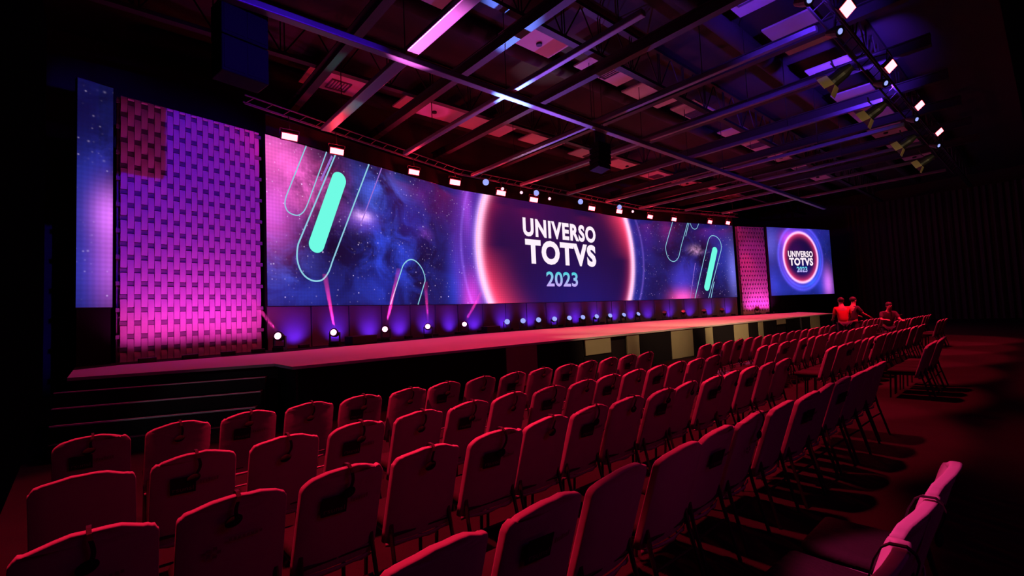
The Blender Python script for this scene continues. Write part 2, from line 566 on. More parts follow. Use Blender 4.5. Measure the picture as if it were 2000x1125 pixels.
PINK = lin(235, 95, 185)
BLUE = lin(45, 75, 190)
blobs_main = [
    (0.1, 6.7, 1.1, 0.9, PINK, 1.1, 0), (1.3, 6.1, 1.0, 1.0, PINK, 1.0, 1), (0.1, 4.9, 0.7, 1.0, lin(215, 85, 200), 1.1, 0), (1.0, 5.6, 0.6, 0.5, PINK, 0.6, 2),
    (0.4, 3.4, 0.9, 0.9, lin(70, 95, 220), 0.8, 1), (1.0, 2.6, 1.5, 0.5, lin(20, 50, 170), 0.8, 0), (4.2, 6.1, 1.1, 0.9, lin(60, 85, 200), 1.9, 2),
    (4.6, 4.2, 1.5, 1.5, lin(35, 60, 190), 1.7, 1), (3.35, 5.3, 0.32, 0.16, lin(255, 200, 235), 1.0, 1), (3.3, 5.2, 0.6, 0.35, lin(150, 80, 200), 0.7, 0),
    (4.1, 3.0, 1.0, 0.9, lin(20, 40, 150), 1.0, 0), (6.6, 6.6, 0.9, 0.5, lin(120, 30, 150), 0.6, 2), (5.6, 5.4, 0.9, 0.8, lin(60, 40, 170), 0.5, 0),
    (7.4, 6.3, 0.7, 0.8, lin(120, 20, 110), 0.2, 0), (6.3, 5.0, 0.35, 0.25, lin(170, 70, 180), 0.5, 1), (8.0, 3.0, 0.5, 1.4, lin(30, 60, 200), 0.8, 0),
    (8.9, 2.4, 0.45, 1.0, lin(230, 60, 190), 0.9, 0), (8.8, 6.5, 0.25, 1.3, lin(180, 70, 200), 0.5, 0),
    (22.3, 6.2, 0.5, 1.0, lin(60, 20, 130), 0.6, 0), (25.0, 2.2, 0.9, 0.55, lin(250, 80, 160), 1.3, 0), (25.1, 3.4, 1.0, 1.0, lin(70, 60, 210), 1.0, 0),
    (26.4, 5.4, 0.5, 0.25, lin(250, 180, 220), 1.0, 1), (26.0, 4.6, 0.9, 0.9, lin(50, 50, 180), 0.7, 1), (29.9, 4.0, 0.5, 1.6, lin(120, 120, 235), 1.0, 0),
    (29.0, 5.0, 0.9, 1.6, lin(40, 60, 190), 0.7, 0), (27.8, 6.6, 1.3, 0.6, lin(40, 30, 150), 0.7, 0), (23.9, 6.8, 0.5, 0.9, lin(110, 20, 100), 0.6, 0),
]
# ring: (kind, offset, width, colour, strength, weight to the right, weight upward)
ring_main = [
    ('g', -0.12, 0.20, lin(250, 215, 240), 0.85, 0.0, 0.0),
    ('g', -0.22, 0.26, lin(225, 130, 180), 0.5, 0.0, 0.0),
    ('in', 0.0, 0.62, lin(235, 45, 85), 0.5, 0.0, 0.0),
    ('in', 0.0, 1.35, lin(245, 60, 85), 1.5, 9, 0.05),
    ('g', 0.80, 0.07, lin(150, 110, 235), 0.35, 0.0, -0.4),
    ('out', 0.0, 0.25, lin(140, 60, 210), 0.5, -0.8, 0.0),
]
mat_main = galaxy('screen_picture_main', blobs_main, ring_main, (15.16, 4.75, 5.95, 1.0))
mat_sr = galaxy('screen_picture_right', [
    (0.2, 6.0, 0.9, 1.1, lin(110, 100, 230), 0.8, 0), (0.3, 3.2, 0.9, 1.2, lin(50, 60, 200), 0.9, 0), (6.3, 3.0, 0.5, 1.0, lin(220, 110, 220), 1.0, 0),
    (5.6, 3.2, 0.8, 1.2, lin(50, 60, 210), 0.8, 0), (5.0, 6.5, 1.6, 0.8, lin(25, 30, 130), 0.8, 0), (2.4, 2.7, 2.5, 0.6, lin(25, 40, 150), 0.8, 0),
    (3.3, 7.0, 3, 0.4, lin(40, 25, 130), 0.8, 0), (2.2, 6.4, 0.8, 0.5, lin(210, 60, 190), 0.8, 0), (4.3, 3.3, 0.5, 0.4, lin(50, 90, 240), 1.0, 0)],
    [('g', 0.0, 0.26, lin(255, 200, 240), 1.1, 0.0, 0.0), ('in', 0.0, 0.9, lin(230, 60, 130), 0.35, 0.0, 0.0), ('in', 0.0, 0.9, lin(235, 50, 90), 0.6, -0.25, 0.0),
     ('g', 1.6, 0.35, lin(90, 80, 235), 0.7, 0, 0.0), ('out', 0.0, 0.7, lin(150, 60, 220), 0.7, -0.6, 0.4), ('g', 0.9, 0.3, lin(60, 90, 240), 0.7, 0.5, -0.6)],
    (3.42, 5.02, 1.87, 0.34), base=(0.008, 0.010, 0.11), stars=0.3)
mat_sl = galaxy('screen_picture_left', [(0.55, 4.3, 0.28, 0.55, lin(215, 110, 225), 1.0, 0), (0.6, 3.2, 0.3, 0.9, lin(200, 90, 200), 0.8, 0), (0.15, 4.5, 0.5, 1.1, lin(40, 55, 170), 0.8, 0),
    (0.2, 2.9, 0.5, 0.9, lin(40, 60, 190), 0.7, 0), (0.5, 5.6, 0.3, 0.5, lin(50, 50, 180), 0.7, 1)], base=lin(6, 10, 50), stars=0.45, neb=0.05)

def text_mesh(body, bold=0.0, spacing=1.0):
    cu_ = bpy.data.curves.new('lettering', 'FONT')
    cu_.body = body
    cu_.size = 1.0
    cu_.offset = bold
    cu_.space_character = spacing
    cu_.resolution_u = 4
    to = bpy.data.objects.new('lettering', cu_)
    C.objects.link(to)
    dg = bpy.context.evaluated_depsgraph_get()
    dg.update()
    me = bpy.data.meshes.new_from_object(to.evaluated_get(dg))
    bpy.data.objects.remove(to)
    xs = [v.co.x for v in me.vertices]
    ys = [v.co.y for v in me.vertices]
    return me, min(xs), max(xs), min(ys), max(ys)

def put_text(name, body, key, s0, s1, z0, z1, mat, parent, bold=0.02, spacing=1.0, d=0.02):
    me, x0, x1, y0, y1 = text_mesh(body, bold, spacing)
    f = fmap(key)
    off = facet(key)[4]
    for v in me.vertices:
        v.co = f(off + s0 + (v.co.x - x0) / (x1 - x0) * (s1 - s0), z0 + (v.co.y - y0) / (y1 - y0) * (z1 - z0), d) - parent.location
    me.use_auto_texspace = True
    me.update()
    me.materials.clear()
    me.materials.append(mat)
    o = bpy.data.objects.new(name, me)
    C.objects.link(o)
    o.parent = parent
    return o

def screen_panel(keys, mat, parent):
    for key in keys:
        f = fmap(key)
        a, t, n, L, s0 = facet(key)
        bm = bmesh.new()
        uvl = bm.loops.layers.uv.new('screen')
        vs = [(s0, ZB), (s0 + L, ZB), (s0 + L, ZT), (s0, ZT)]
        front = [bm.verts.new(f(s, z, 0) - parent.location) for s, z in vs]
        fc = bm.faces.new(front)
        for lp, (s, z) in zip(fc.loops, vs):
            lp[uvl].uv = (s, z)
        me = bpy.data.meshes.new('led_surface')
        bm.to_mesh(me)
        bm.free()
        me.materials.append(mat)
        o = bpy.data.objects.new('led_surface', me)
        C.objects.link(o)
        o.parent = parent
        # cabinets behind the lit face
        mb = MB()
        mb.plate(lambda u, v, d: f(u, v, -0.012 - d) - parent.location, [(s0, ZB - 0.02), (s0 + L, ZB - 0.02), (s0 + L, ZT + 0.02), (s0, ZT + 0.02)], 0.14)
        mb.build('cabinet', 'metalb', parent)

main = empty('led_wall', (18, 15.5, DZ), label='giant three-sided video wall reading UNIVERSO TOTVS 2023 with glowing ring', cat='screen')
screen_panel(('left', 'mid', 'right'), mat_main, main)
sr = empty('led_screen', (39.4, 12.3, DZ), label='smaller video screen with ringed UNIVERSO TOTVS 2023 at far right', cat='screen')
screen_panel(('sr',), mat_sr, sr)
sl = empty('led_screen', (0, 13.5, DZ), label='narrow blue and pink starry video screen left of the woven tower', cat='screen')
screen_panel(('sl',), mat_sl, sl)

def line_shape(name, key, parent, segs, w, mat, d=0.015):
    """lit lines of the picture, each a polyline of (s,z) on the screen face"""
    f = fmap(key)
    s0 = facet(key)[4]
    n_ = facet(key)[2]
    mb = MB()
    for pl in segs:
        if len(pl) > 4:
            sm = [pl[0]]
            for i in range(1, len(pl) - 2):
                p0_, p1_, p2_, p3_ = (Vector(q) for q in (pl[i - 1], pl[i], pl[i + 1], pl[i + 2]))
                if i == 1:
                    p0_ = p1_ - (p1_ - p0_).normalized() * (p2_ - p1_).length
                if i == len(pl) - 3:
                    p3_ = p2_ + (p3_ - p2_).normalized() * (p2_ - p1_).length
                for q in range(6):
                    u = q / 6
                    sm.append(tuple(0.5 * ((2 * p1_) + (p2_ - p0_) * u + (2 * p0_ - 5 * p1_ + 4 * p2_ - p3_) * u * u + (3 * p1_ - p0_ - 3 * p2_ + p3_) * u ** 3)))
            pl = sm + [pl[-2], pl[-1]]
        pts = [f(s0 + s, min(max(z, ZB), ZT), d) - parent.location for s, z in pl]
        # width lies in the screen plane: build as strip
        rings = []
        for i, p in enumerate(pts):
            t = (pts[min(i + 1, len(pts) - 1)] - pts[max(i - 1, 0)]).normalized()
            side = t.cross(n_).normalized()
            rings.append((mb.bm.verts.new(p - side * w / 2), mb.bm.verts.new(p + side * w / 2)))
        for a, b in zip(rings, rings[1:]):
            mb.bm.faces.new((a[0], a[1], b[1], b[0]))
    return mb.build(name, mat, parent)

def capsule(sa, za, sb, zb, r, n=18, open_top=False, open_bottom=False):
    """outline of a capsule from a (top) to b (bottom)"""
    a, b = Vector((sa, za)), Vector((sb, zb))
    ax = (b - a).normalized()
    th = math.atan2(ax.y, ax.x)
    bot = [(b.x + r * math.cos(th + PI / 2 - PI * k / n), b.y + r * math.sin(th + PI / 2 - PI * k / n)) for k in range(n + 1)]
    top = [(a.x + r * math.cos(th - PI / 2 - PI * k / n), a.y + r * math.sin(th - PI / 2 - PI * k / n)) for k in range(n + 1)]
    if open_top:
        return [top[-1]] + bot + [top[0]]
    if open_bottom:
        return [bot[-1]] + top + [bot[0]]
    return bot + top + [bot[0]]

def clipz(pl):
    out = []
    for i, p in enumerate(pl):
        if ZB <= p[1] <= ZT:
            out.append(p)
        for q in ([pl[i - 1]] if i and (pl[i - 1][1] - ZT) * (p[1] - ZT) < 0 and not (ZB <= p[1] <= ZT) else []):
            t = (ZT - q[1]) / (p[1] - q[1])
            out.append((q[0] + t * (p[0] - q[0]), ZT))
        if i + 1 < len(pl) and not (ZB <= p[1] <= ZT) and (ZB <= pl[i + 1][1] <= ZT):
            q = pl[i + 1]
            lim = ZT if p[1] > ZT else ZB
            t = (lim - p[1]) / (q[1] - p[1])
            out.append((p[0] + t * (q[0] - p[0]), lim))
        if i and not (ZB <= p[1] <= ZT) and (ZB <= pl[i - 1][1] <= ZT):
            q = pl[i - 1]
            lim = ZT if p[1] > ZT else ZB
            t = (lim - q[1]) / (p[1] - q[1])
            if lim == ZB:
                out.append((q[0] + t * (p[0] - q[0]), lim))
    return out

# left wing drawings
line_shape('pill_outline', 'left', main, [[(1.27, ZT), (0.60, 5.50), (0.55, 5.25), (0.62, 5.05), (0.78, 4.97), (0.97, 4.97), (1.15, 5.12), (1.30, 5.42), (1.98, ZT)]], 0.035, 'line')
big = [(2.31, ZT), (0.95, 4.10), (0.90, 3.70), (0.97, 3.38), (1.12, 3.15), (1.33, 3.02), (1.55, 2.99), (1.76, 3.06), (1.96, 3.30), (2.12, 3.68), (3.66, ZT)]
line_shape('pill_outline', 'left', main, [big], 0.05, 'line')
line_shape('accent_line', 'left', main, [[(2.18, 7.1), (1.75, 6.2)]], 0.07, 'violet')
line_shape('accent_line', 'left', main, [[(4.22, ZT), (3.22, 4.95)]], 0.04, 'violet')
line_shape('pill_outline', 'left', main, [[(4.44, ZB), (4.98, 3.44), (5.12, 3.72), (5.34, 3.90), (5.58, 3.95), (5.83, 3.86), (6.05, 3.66), (6.18, 3.42), (6.22, 3.15), (5.80, ZB)]], 0.045, 'line')
mb = MB()
f = fmap('left')
mb.plate(lambda u, v, d: f(u, v, 0.012 + d) - main.location, capsule(2.42, 6.36, 1.56, 4.14, 0.265)[:-1], 0.006)
mb.build('pill_bar', 'teal', main)
# right wing drawings
line_shape('pill_outline', 'right', main, [[(3.18, ZT), (2.52, 5.75), (2.45, 5.45), (2.52, 5.05), (2.72, 4.75), (3.02, 4.63), (3.30, 4.72), (3.55, 5.00), (3.78, 5.60), (4.50, ZT)],
            [(4.62, ZT), (4.25, 6.3)]], 0.045, 'line')
line_shape('pill_outline', 'right', main, [[(4.72, ZT), (4.85, 6.93), (5.08, 6.80), (5.32, 6.88), (5.52, ZT)]], 0.04, 'line')
line_shape('pill_outline', 'right', main, [[(4.72, ZB), (6.20, 5.85), (6.38, 6.20), (6.62, 6.40), (6.92, 6.42), (7.22, 6.30), (7.45, 6.05), (7.52, 5.72), (7.45, 5.40), (5.98, ZB)],
            [(6.2, ZB), (6.6, 3.3)]], 0.05, 'line')
line_shape('accent_line', 'right', main, [[(4.96, 4.55), (4.30, ZB)]], 0.04, 'violet')
mb = MB()
fr = fmap('right')
mb.plate(lambda u, v, d: fr(21.33 + u, v, 0.012 + d) - main.location, capsule(6.86, 5.42, 5.88, 2.95, 0.24)[:-1], 0.006)
mb.build('pill_bar', 'teal', main)

# 2023: cyan to lilac over its height
def grad_mat():
    mt, nt, out = newmat('screen_year_gradient')
    tc = nt.nodes.new('ShaderNodeTexCoord')
    sep = nt.nodes.new('ShaderNodeSeparateXYZ')
    nt.links.new(tc.outputs['Generated'], sep.inputs[0])
    z, x = N(nt, sep.outputs[2]), N(nt, sep.outputs[0])
    c = Col(nt, lin(200, 170, 250))
    c.mix(lin(80, 210, 225), (z * 1.1 + x * 0.1 - 0.1).sat())
    e = nt.nodes.new('ShaderNodeEmission')
    nt.links.new(c.s, e.inputs[0])
    nt.links.new(e.outputs[0], out.inputs[0])
    return mt
M['year'] = grad_mat()
put_text('title_lettering', 'UNIVERSO', 'mid', 3.92, 9.40, 5.46, 6.38, M['white'], main, 0.042, 1.12)
put_text('title_lettering', 'TOTVS', 'mid', 4.02, 9.34, 4.12, 5.34, M['white'], main, 0.048, 1.12)
put_text('year_lettering', '2023', 'mid', 5.36, 7.72, 3.02, 3.78, M['year'], main, 0.022, 1.03)
put_text('title_lettering', 'UNIVERSO', 'sr', 2.02, 4.74, 5.02, 5.50, M['white'], sr, 0.035, 1.08)
put_text('title_lettering', 'TOTVS', 'sr', 2.10, 4.70, 4.40, 4.98, M['white'], sr, 0.042, 1.08)
put_text('year_lettering', '2023', 'sr', 2.84, 4.00, 3.90, 4.32, M['year'], sr, 0.03, 1.0)

# plinth walls under the screens, panel by panel
for key, n_p, lab in (('left', 6, 'left wing'), ('mid', 10, 'middle'), ('right', 7, 'right wing'), ('sl', 1, 'outer left'), ('sr', 5, 'outer right')):
    a, t, n, L, s0 = facet(key)
    g = fmap(key)
    root = empty('screen_plinth', a + t * L / 2 + Vector((0, 0, DZ)), label='dark panelled plinth wall beneath the %s video screen' % lab, cat='plinth')
    for k in range(n_p):
        x0, x1 = s0 + L * k / n_p + 0.02, s0 + L * (k + 1) / n_p - 0.02
        if key != 'sr' :
            z0 = DZ + 0.006
        else:
            z0 = 0.0
        MB().plate(lambda u, v, d: g(u, v, -0.03 - d) - root.location, [(x0, z0), (x1, z0), (x1, ZB - 0.025), (x0, ZB - 0.025)], 0.05).build('panel', 'plinth' if key in ('left', 'mid', 'right') else 'black', root)
    MB().plate(lambda u, v, d: g(u, v, -0.10 - d) - root.location, [(s0, z0), (s0 + L, z0), (s0 + L, ZB - 0.025), (s0, ZB - 0.025)], 0.04).build('backing', 'black', root)

# ------------------------------------------------------------------ woven towers
def tower(a, b, label, z1):
    a, b = Vector((*a, DZ + 0.008)), Vector((*b, DZ + 0.008))
    t = (b - a).normalized()
    n = Vector((t.y, -t.x, 0))
    L = (b - a).length
    root = empty('woven_tower', (a + b) / 2, label=label, cat='tower', group='basket woven towers beside the video wall')
    g = lambda s, z, d: a + t * s + n * d + Vector((0, 0, z)) - root.location
    H = z1 - DZ - 0.008
    pitch, row = 0.127, 0.3055
    nc = int(L / pitch)
    pitch = L / nc
    mb = MB()
    for c in range(nc):
        s0, s1 = c * pitch + 0.006, (c + 1) * pitch - 0.004
        start = 0.21 + (row if c % 2 else 0)
        zs = [0.0]
        zz = start
        segs = []
        prev = 0.0
        while zz < H:
            segs.append((prev, zz))
            prev = zz + 0.12
            zz += 2 * row
        segs.append((prev, H))
        for z0, z1_ in segs:
            if z1_ - z0 < 0.04:
                continue
            m_ = 6
            pa = []
            for k in range(m_ + 1):
                u = k / m_
                zc = z0 + (z1_ - z0) * u
                bow = 0.016 * math.sin(PI * u) + 0.012
                pa.append((zc, bow))
            ringf = [[mb.bm.verts.new(g(s, z, d)) for s in (s0, s1)] for z, d in pa]
            ringb = [[mb.bm.verts.new(g(s, z, d - 0.012)) for s in (s0, s1)] for z, d in pa]
            for k in range(m_):
                A, B = ringf[k], ringf[k + 1]
                mb.bm.faces.new((A[0], A[1], B[1], B[0]))
                A2, B2 = ringb[k], ringb[k + 1]
                mb.bm.faces.new((A2[1], A2[0], B2[0], B2[1]))
                mb.bm.faces.new((A[0], B[0], B2[0], A2[0]))
                mb.bm.faces.new((A[1], A2[1], B2[1], B[1]))
    mb.build('woven_slats', 'slat', root)
    mb = MB()
    zz = 0.27
    k = 0
    while zz < H - 0.05:
        e0 = -0.07 if k % 2 else 0.0
        mb.plate(lambda u, v, d: g(u, v, -0.05 + d), [(e0, zz - 0.045), (L - e0, zz - 0.045), (L - e0, zz + 0.045), (e0, zz + 0.045)], 0.045)
        zz += row
        k += 1
    mb.build('crossbars', 'weft', root)
    MB().plate(lambda u, v, d: g(u, v, -0.16 + d), [(-0.04, 0.0), (L + 0.04, 0.0), (L + 0.04, H), (-0.04, H)], 0.06).build('backing', 'weft', root)
    return root
tower((0.30, 13.98), (3.36, 14.62), 'near woven slat tower glowing pink below and violet above, left of video wall', ZT)
tower((33.62, 14.35), (36.05, 13.55), 'far woven slat tower glowing magenta between video wall and small screen', ZT)
# uplights in front of the towers
def uplight(loc, tgt, color, power, label, group, deg=95, rot=0):
    o = empty('led_uplight', loc, (0, 0, rot), label, 'stage light', group)
    MB().box((0, 0, 0.05), (0.32, 0.10, 0.10), bev=0.01).build('housing', 'metalb', o)
    spot('uplight_glow', (loc[0], loc[1], loc[2] + 0.13), tgt, color, power, deg, 0.9, 0.10)
    return o
for k, x in enumerate((0.75, 1.55, 2.35, 3.05)):
    y = 13.98 + (x - 0.3) * 0.21 - 0.95
    uplight((x, y, DZ + 0.006), (x + 0.05, y + 0.95, DZ + 2.0), (1, 0.045, 0.62), 88, ('first', 'second', 'third', 'fourth')[k] + ' small floor uplight from left below the near woven tower', 'uplights below the near tower', 120, R(12))
for k, x in enumerate((34.1, 34.9, 35.6)):
    y = 14.35 - (x - 33.6) * 0.33 - 0.7
    uplight((x, y, DZ + 0.006), (x + 0.1, y + 0.7, DZ + 1.8), (1, 0.05, 0.66), 120, ('left', 'middle', 'right')[k] + ' small floor uplight below the far woven tower', 'uplights below the far tower', 120, R(-18))
spot('far_tower_wash', (30, 6, 7.2), (34.9, 13.9, 4.4), (0.8, 0.03, 0.6), 900, 26, 0.6, 0.05)

# ------------------------------------------------------------------ fixtures on the deck
def moving_head(loc, kind, label, group, yaw, tilt):
    """kind: mag, blue or off"""
    o = empty('moving_head_light', loc, (0, 0, yaw), label, 'stage light', group)
    MB().box((0, 0, 0.055), (0.30, 0.24, 0.11), bev=0.015).build('base', 'metalb', o)
    y = MB()
    for sx in (-1, 1):
        y.box((sx * 0.145, 0, 0.25), (0.03, 0.10, 0.30), bev=0.008)
    y.box((0, 0, 0.125), (0.30, 0.12, 0.03), bev=0.006)
    y.build('yoke', 'metalb', o)
    hd = MB()
    rot = Matrix.Rotation(tilt, 3, 'X')
    def rp(v):
        return Vector((0, 0, 0.385)) + rot @ Vector(v)
    hd.tube([rp((0, 0.13, 0)), rp((0, 0.09, 0)), rp((0, -0.05, 0)), rp((0, -0.10, 0))], [0.06, 0.10, 0.125, 0.125], 16)
    h = hd.build('head', 'metalb', o, smooth=False)
    r = 0.085 if kind == 'mag' else 0.115
    mat_ = {'mag': 'mag_led', 'blue': 'blue_led', 'off': 'off_lens'}[kind]
    MB().tube([rp((0, -0.099, 0)), rp((0, -0.108, 0))], r, 20).build('lens', mat_, o)
    if kind == 'blue':
        g = MB()
        for a_ in range(6):
            c = rp((0.062 * math.cos(a_ * PI / 3), -0.111, 0.062 * math.sin(a_ * PI / 3)))
            g.tube([c, c + rot @ Vector((0, -0.003, 0))], 0.020, 8)
        g.build('lens_cells', 'blue_led', o)
    return o
mags = [(3.56, 13.57, -40), (5.18, 14.0, -40), (7.02, 14.47, -38), (8.91, 14.97, -36), (10.85, 15.45, -34)]
nm = ('first', 'second', 'third', 'fourth', 'fifth', 'sixth', 'seventh', 'eighth', 'ninth', 'tenth', 'eleventh', 'twelfth', 'thirteenth', 'fourteenth', 'fifteenth', 'sixteenth', 'seventeenth', 'eighteenth')
for k, (x, y, yw) in enumerate(mags):
    moving_head((x, y, DZ + 0.006), 'mag', nm[k] + ' pink-white moving light from the left along the stage back', 'pink moving lights on the stage', R(yw), R(-12))
blus = [13.06, 13.97, 14.91, 15.94, 16.96, 17.94, 19.0, 20.1, 21.3, 22.64]
for k, x in enumerate(blus):
    moving_head((x, 15.45, DZ + 0.006), 'blue', nm[k] + ' blue-white round light from the left below the middle screen', 'blue round lights on the stage', R(-35 + 2.2 * k), R(-14 - 2 * k))
for k, (x, y) in enumerate([(25.13, 15.27), (26.61, 14.89), (28.29, 14.45), (29.85, 14.05), (32.6, 13.0)]):
    moving_head((x, y, DZ + 0.006), 'off', nm[k] + ' unlit moving light from the left below the right wing screen' if k < 4 else 'unlit moving light standing before the far woven tower', 'unlit moving lights on the stage', R(-60), R(-50))
# narrow pink beams: smoke put only in beam-shaped tubes above the moving lights
hz, hnt, hout = newmat('beam_smoke')
hv_ = hnt.nodes.new('ShaderNodeVolumeScatter')
hv_.inputs['Density'].default_value = 1.4
hv_.inputs['Anisotropy'].default_value = 0.2
hnt.links.new(hv_.outputs[0], hout.inputs['Volume'])
for k, ((x, y, yw), (dx, dy, dz), pw_) in enumerate(zip(mags, ((-0.75, 0.1, 1.1), (-0.22, 0.1, 1.7), (0.62, 0.15, 2.0), (0.02, 0.1, 1.6), (1.0, 0.1, 1.25)), (700, 2600, 4200, 1500, 1900))):
    a = Vector((x, y, DZ + 0.39)) + Vector((math.sin(R(0)), -0.0, 0.05))
    d = Vector((dx, dy, dz))
    o = MB().tube([d.normalized() * 0.13, d * 0.5, d], [0.045, 0.06, 0.08], 10).build('light_smoke', hz)
    o.location = a
    o['kind'] = 'stuff'
    o['label'] = 'pink lit smoke shaft above the %s pink moving light' % nm[k]
    spot('pink_beam', tuple(a + d.normalized() * 0.14), tuple(a + d * 2), (1, 0.03, 0.35), pw_, 9, 0.7, 0.03)
# low speaker wedges on the strip
for k, (x, y, wd) in enumerate([(6.0, 14.05, 0.9), (12.1, 15.35, 0.7)]):
    o = MB().box((0, 0, 0.13), (wd, 0.4, 0.26), bev=0.02).build('equipment_case', 'blackpaint')
    o.location = (x, y, DZ + 0.006)
    o.rotation_euler = (0, 0, R(14) if k == 0 else 0)
    tag(o, ('low black equipment case between second and third pink moving lights', 'low black equipment case left of the first blue round light')[k], 'case')
# blue glow on the plinth
spot('step_edge_fill', (-2.5, 5.5, 3.5), (1.2, 8.6, 0.5), (0.75, 0.9, 1), 32, 26, 0.6, 0.05)  # added cool spot with no known source, brightens the step nosings
for ax_, ay_, ap_ in ((8.95, 5.95, 16000), (11.75, 5.75, 30000), (14.2, 5.85, 24000)):
    spot('aisle_pink_light', (ax_ + 1.0, 14.0, 6.8), (ax_, ay_, 0.0), (1, 0.10, 0.38), ap_, 6, 0.6, 0.05)
for k in range(19):
    key = 'left' if k < 6 else ('mid' if k < 14 else 'right')
    a, t, n, L, s0 = facet(key)
    u = {'left': (k + 0.6) / 6, 'mid': (k - 6 + 0.5) / 8, 'right': (k - 14 + 0.4) / 5}[key]
    p = a + t * (L * u) + n * 0.42 + Vector((0, 0, DZ + 0.006))
    q = a + t * (L * u) + Vector((0, 0, DZ + 0.5))
    uplight(tuple(p), tuple(q), (0.16, 0.02, 1.0), 70 if key != 'right' else 55, nm[k % 18] + ' low plinth uplight of the row under the %s screen' % {'left': 'left wing', 'mid': 'middle', 'right': 'right wing'}[key], 'low blue uplights on the plinth', 100, math.atan2(t.y, t.x))

# ------------------------------------------------------------------ lamp bar over the screens
bar = empty('lighting_bar', (18, 16.2, 7.72), label='long lighting bar running above the video wall', cat='lighting bar')
brk = [(2.9, 14.04), (11.45, 16.23), (24.55, 16.23), (33.2, 14.05)]
mb = MB()
for (a, b) in zip(brk, brk[1:]):
    for dz, dd in ((0, 0), (0.24, 0), (0.12, 0.2)):
        mb.tube([(a[0] - 18, a[1] + dd - 16.2, 0.0 + dz), (b[0] - 18, b[1] + dd - 16.2, 0.0 + dz)], 0.022, 6)
    n_ = int(math.dist(a, b) / 0.5)
    for k in range(n_):
        u, v = k / n_, (k + 0.5) / n_
        A = Vector((a[0] + (b[0] - a[0]) * u - 18, a[1] + (b[1] - a[1]) * u - 16.2, 0))
        B = Vector((a[0] + (b[0] - a[0]) * v - 18, a[1] + (b[1] - a[1]) * v - 16.2, 0.24))
        mb.tube([A, B], 0.012, 4)
mb.build('truss', 'alu', bar)
def add_hanger(o, p, ztop, dy=0.0):
    mt_ = Matrix.Translation(o.location) @ o.rotation_euler.to_matrix().to_4x4()
    q = mt_ @ Vector(p)
    top = Vector((q.x, q.y + dy, max(ztop, q.z + 0.02)))
    inv = mt_.inverted()
    MB().tube([Vector(p), inv @ top], 0.014, 6).build('hanger', 'metalb', o)
def hang_red(loc, yaw, tilt, label, group, w_=0.42, h_=0.22, size=1.0, power=0, cone=110, tgt=None):
    o = empty('red_led_panel', loc, (tilt, 0, yaw), label, 'stage light', group)
    MB().box((0, 0.045, 0), (w_ + 0.06, 0.08, h_ + 0.06), bev=0.01).build('housing', 'metalb', o)
    MB().box((0, 0.0, 0), (w_, 0.014, h_), bev=0.0).build('led_face', 'red_led', o)
    b = MB()
    b.bar((-w_ / 2 - 0.05, 0.05, 0), (-w_ / 2 - 0.05, 0.05, h_ / 2 + 0.12), 0.02, 0.012, (0, 1, 0))
    b.bar((w_ / 2 + 0.05, 0.05, 0), (w_ / 2 + 0.05, 0.05, h_ / 2 + 0.12), 0.02, 0.012, (0, 1, 0))
    b.bar((-w_ / 2 - 0.05, 0.05, h_ / 2 + 0.12), (w_ / 2 + 0.05, 0.05, h_ / 2 + 0.12), 0.02, 0.012)
    b.build('yoke', 'metalb', o)
    q_ = Vector(loc)
    yb_ = 14.17 + (q_.x - 3.4) * 0.2559 if q_.x < 11.45 else (16.23 if q_.x < 24.55 else 16.23 - (q_.x - 24.55) * 0.252)
    add_hanger(o, (0, 0.05, h_ / 2 + 0.12), 7.74, yb_ - q_.y - 0.05)
    return o
reds = [(4.08, 14.2, 7.1), (5.6, 14.6, 7.09), (8.82, 15.45, 7.18), (11.11, 16.1, 7.30), (13.64, 16.15, 7.21), (15.68, 16.15, 7.16), (20.01, 16.15, 7.24), (22.48, 16.15, 7.35),
        (25.31, 15.95, 7.30), (27.22, 15.46, 7.24), (30.31, 14.66, 7.23), (31.97, 14.23, 7.25)]
for k, p in enumerate(reds):
    hang_red(p, R(0), R(18), nm[k] + ' glowing red panel light from the left above the video wall', 'red panel lights above the video wall', 0.42 if k < 3 else 0.5, 0.17 if k < 3 else 0.2)
    tx = (-0.5, 1.0, 2.5, 4.0, 5.5, 7.0, 9.0, 11.0, 13.5, 16.0, 19.0, 22.5)[k]
    spot('red_wash', (p[0], p[1] - 0.08, p[2]), (tx, 2.6, 0.6), (1, 0.010, 0.05), (900, 900, 900, 1000, 1000, 1000, 1200, 1200, 1300, 1300, 1300, 1300)[k], 38, 0.7, 0.06)
for k, (x, y, z, big_) in enumerate([(12.8, 16.2, 7.58, 1), (13.75, 16.2, 7.42, 0), (14.9, 16.2, 7.41, 0), (15.87, 16.2, 7.52, 1), (16.78, 16.2, 7.36, 0), (19.11, 16.2, 7.5, 1), (22.51, 16.2, 7.61, 1), (23.8, 16.2, 7.5, 0)]):
    o = empty('hanging_spotlight', (x, y, z), (R(10), 0, R(-30)), nm[k] + ' small %s lamp from the left hanging over the video wall' % ('blue-white' if big_ else 'pink'), 'stage light', 'small lamps above the video wall')
    r = 0.14 if big_ else 0.07
    MB().tube([(0, 0.16, 0), (0, 0.05, 0), (0, -0.10, 0)], [r * 0.6, r, r * 1.15], 12).build('body', 'metalb', o)
    MB().tube([(0, -0.101, 0), (0, -0.11, 0)], r, 14).build('lens', 'blue_led' if big_ else 'white_dot', o)
    MB().bar((0, 0.05, r), (0, 0.05, r + 0.06), 0.03, 0.03, (0, 1, 0)).build('clamp', 'metalb', o)
    add_hanger(o, (0, 0.05, r + 0.04), 7.72)

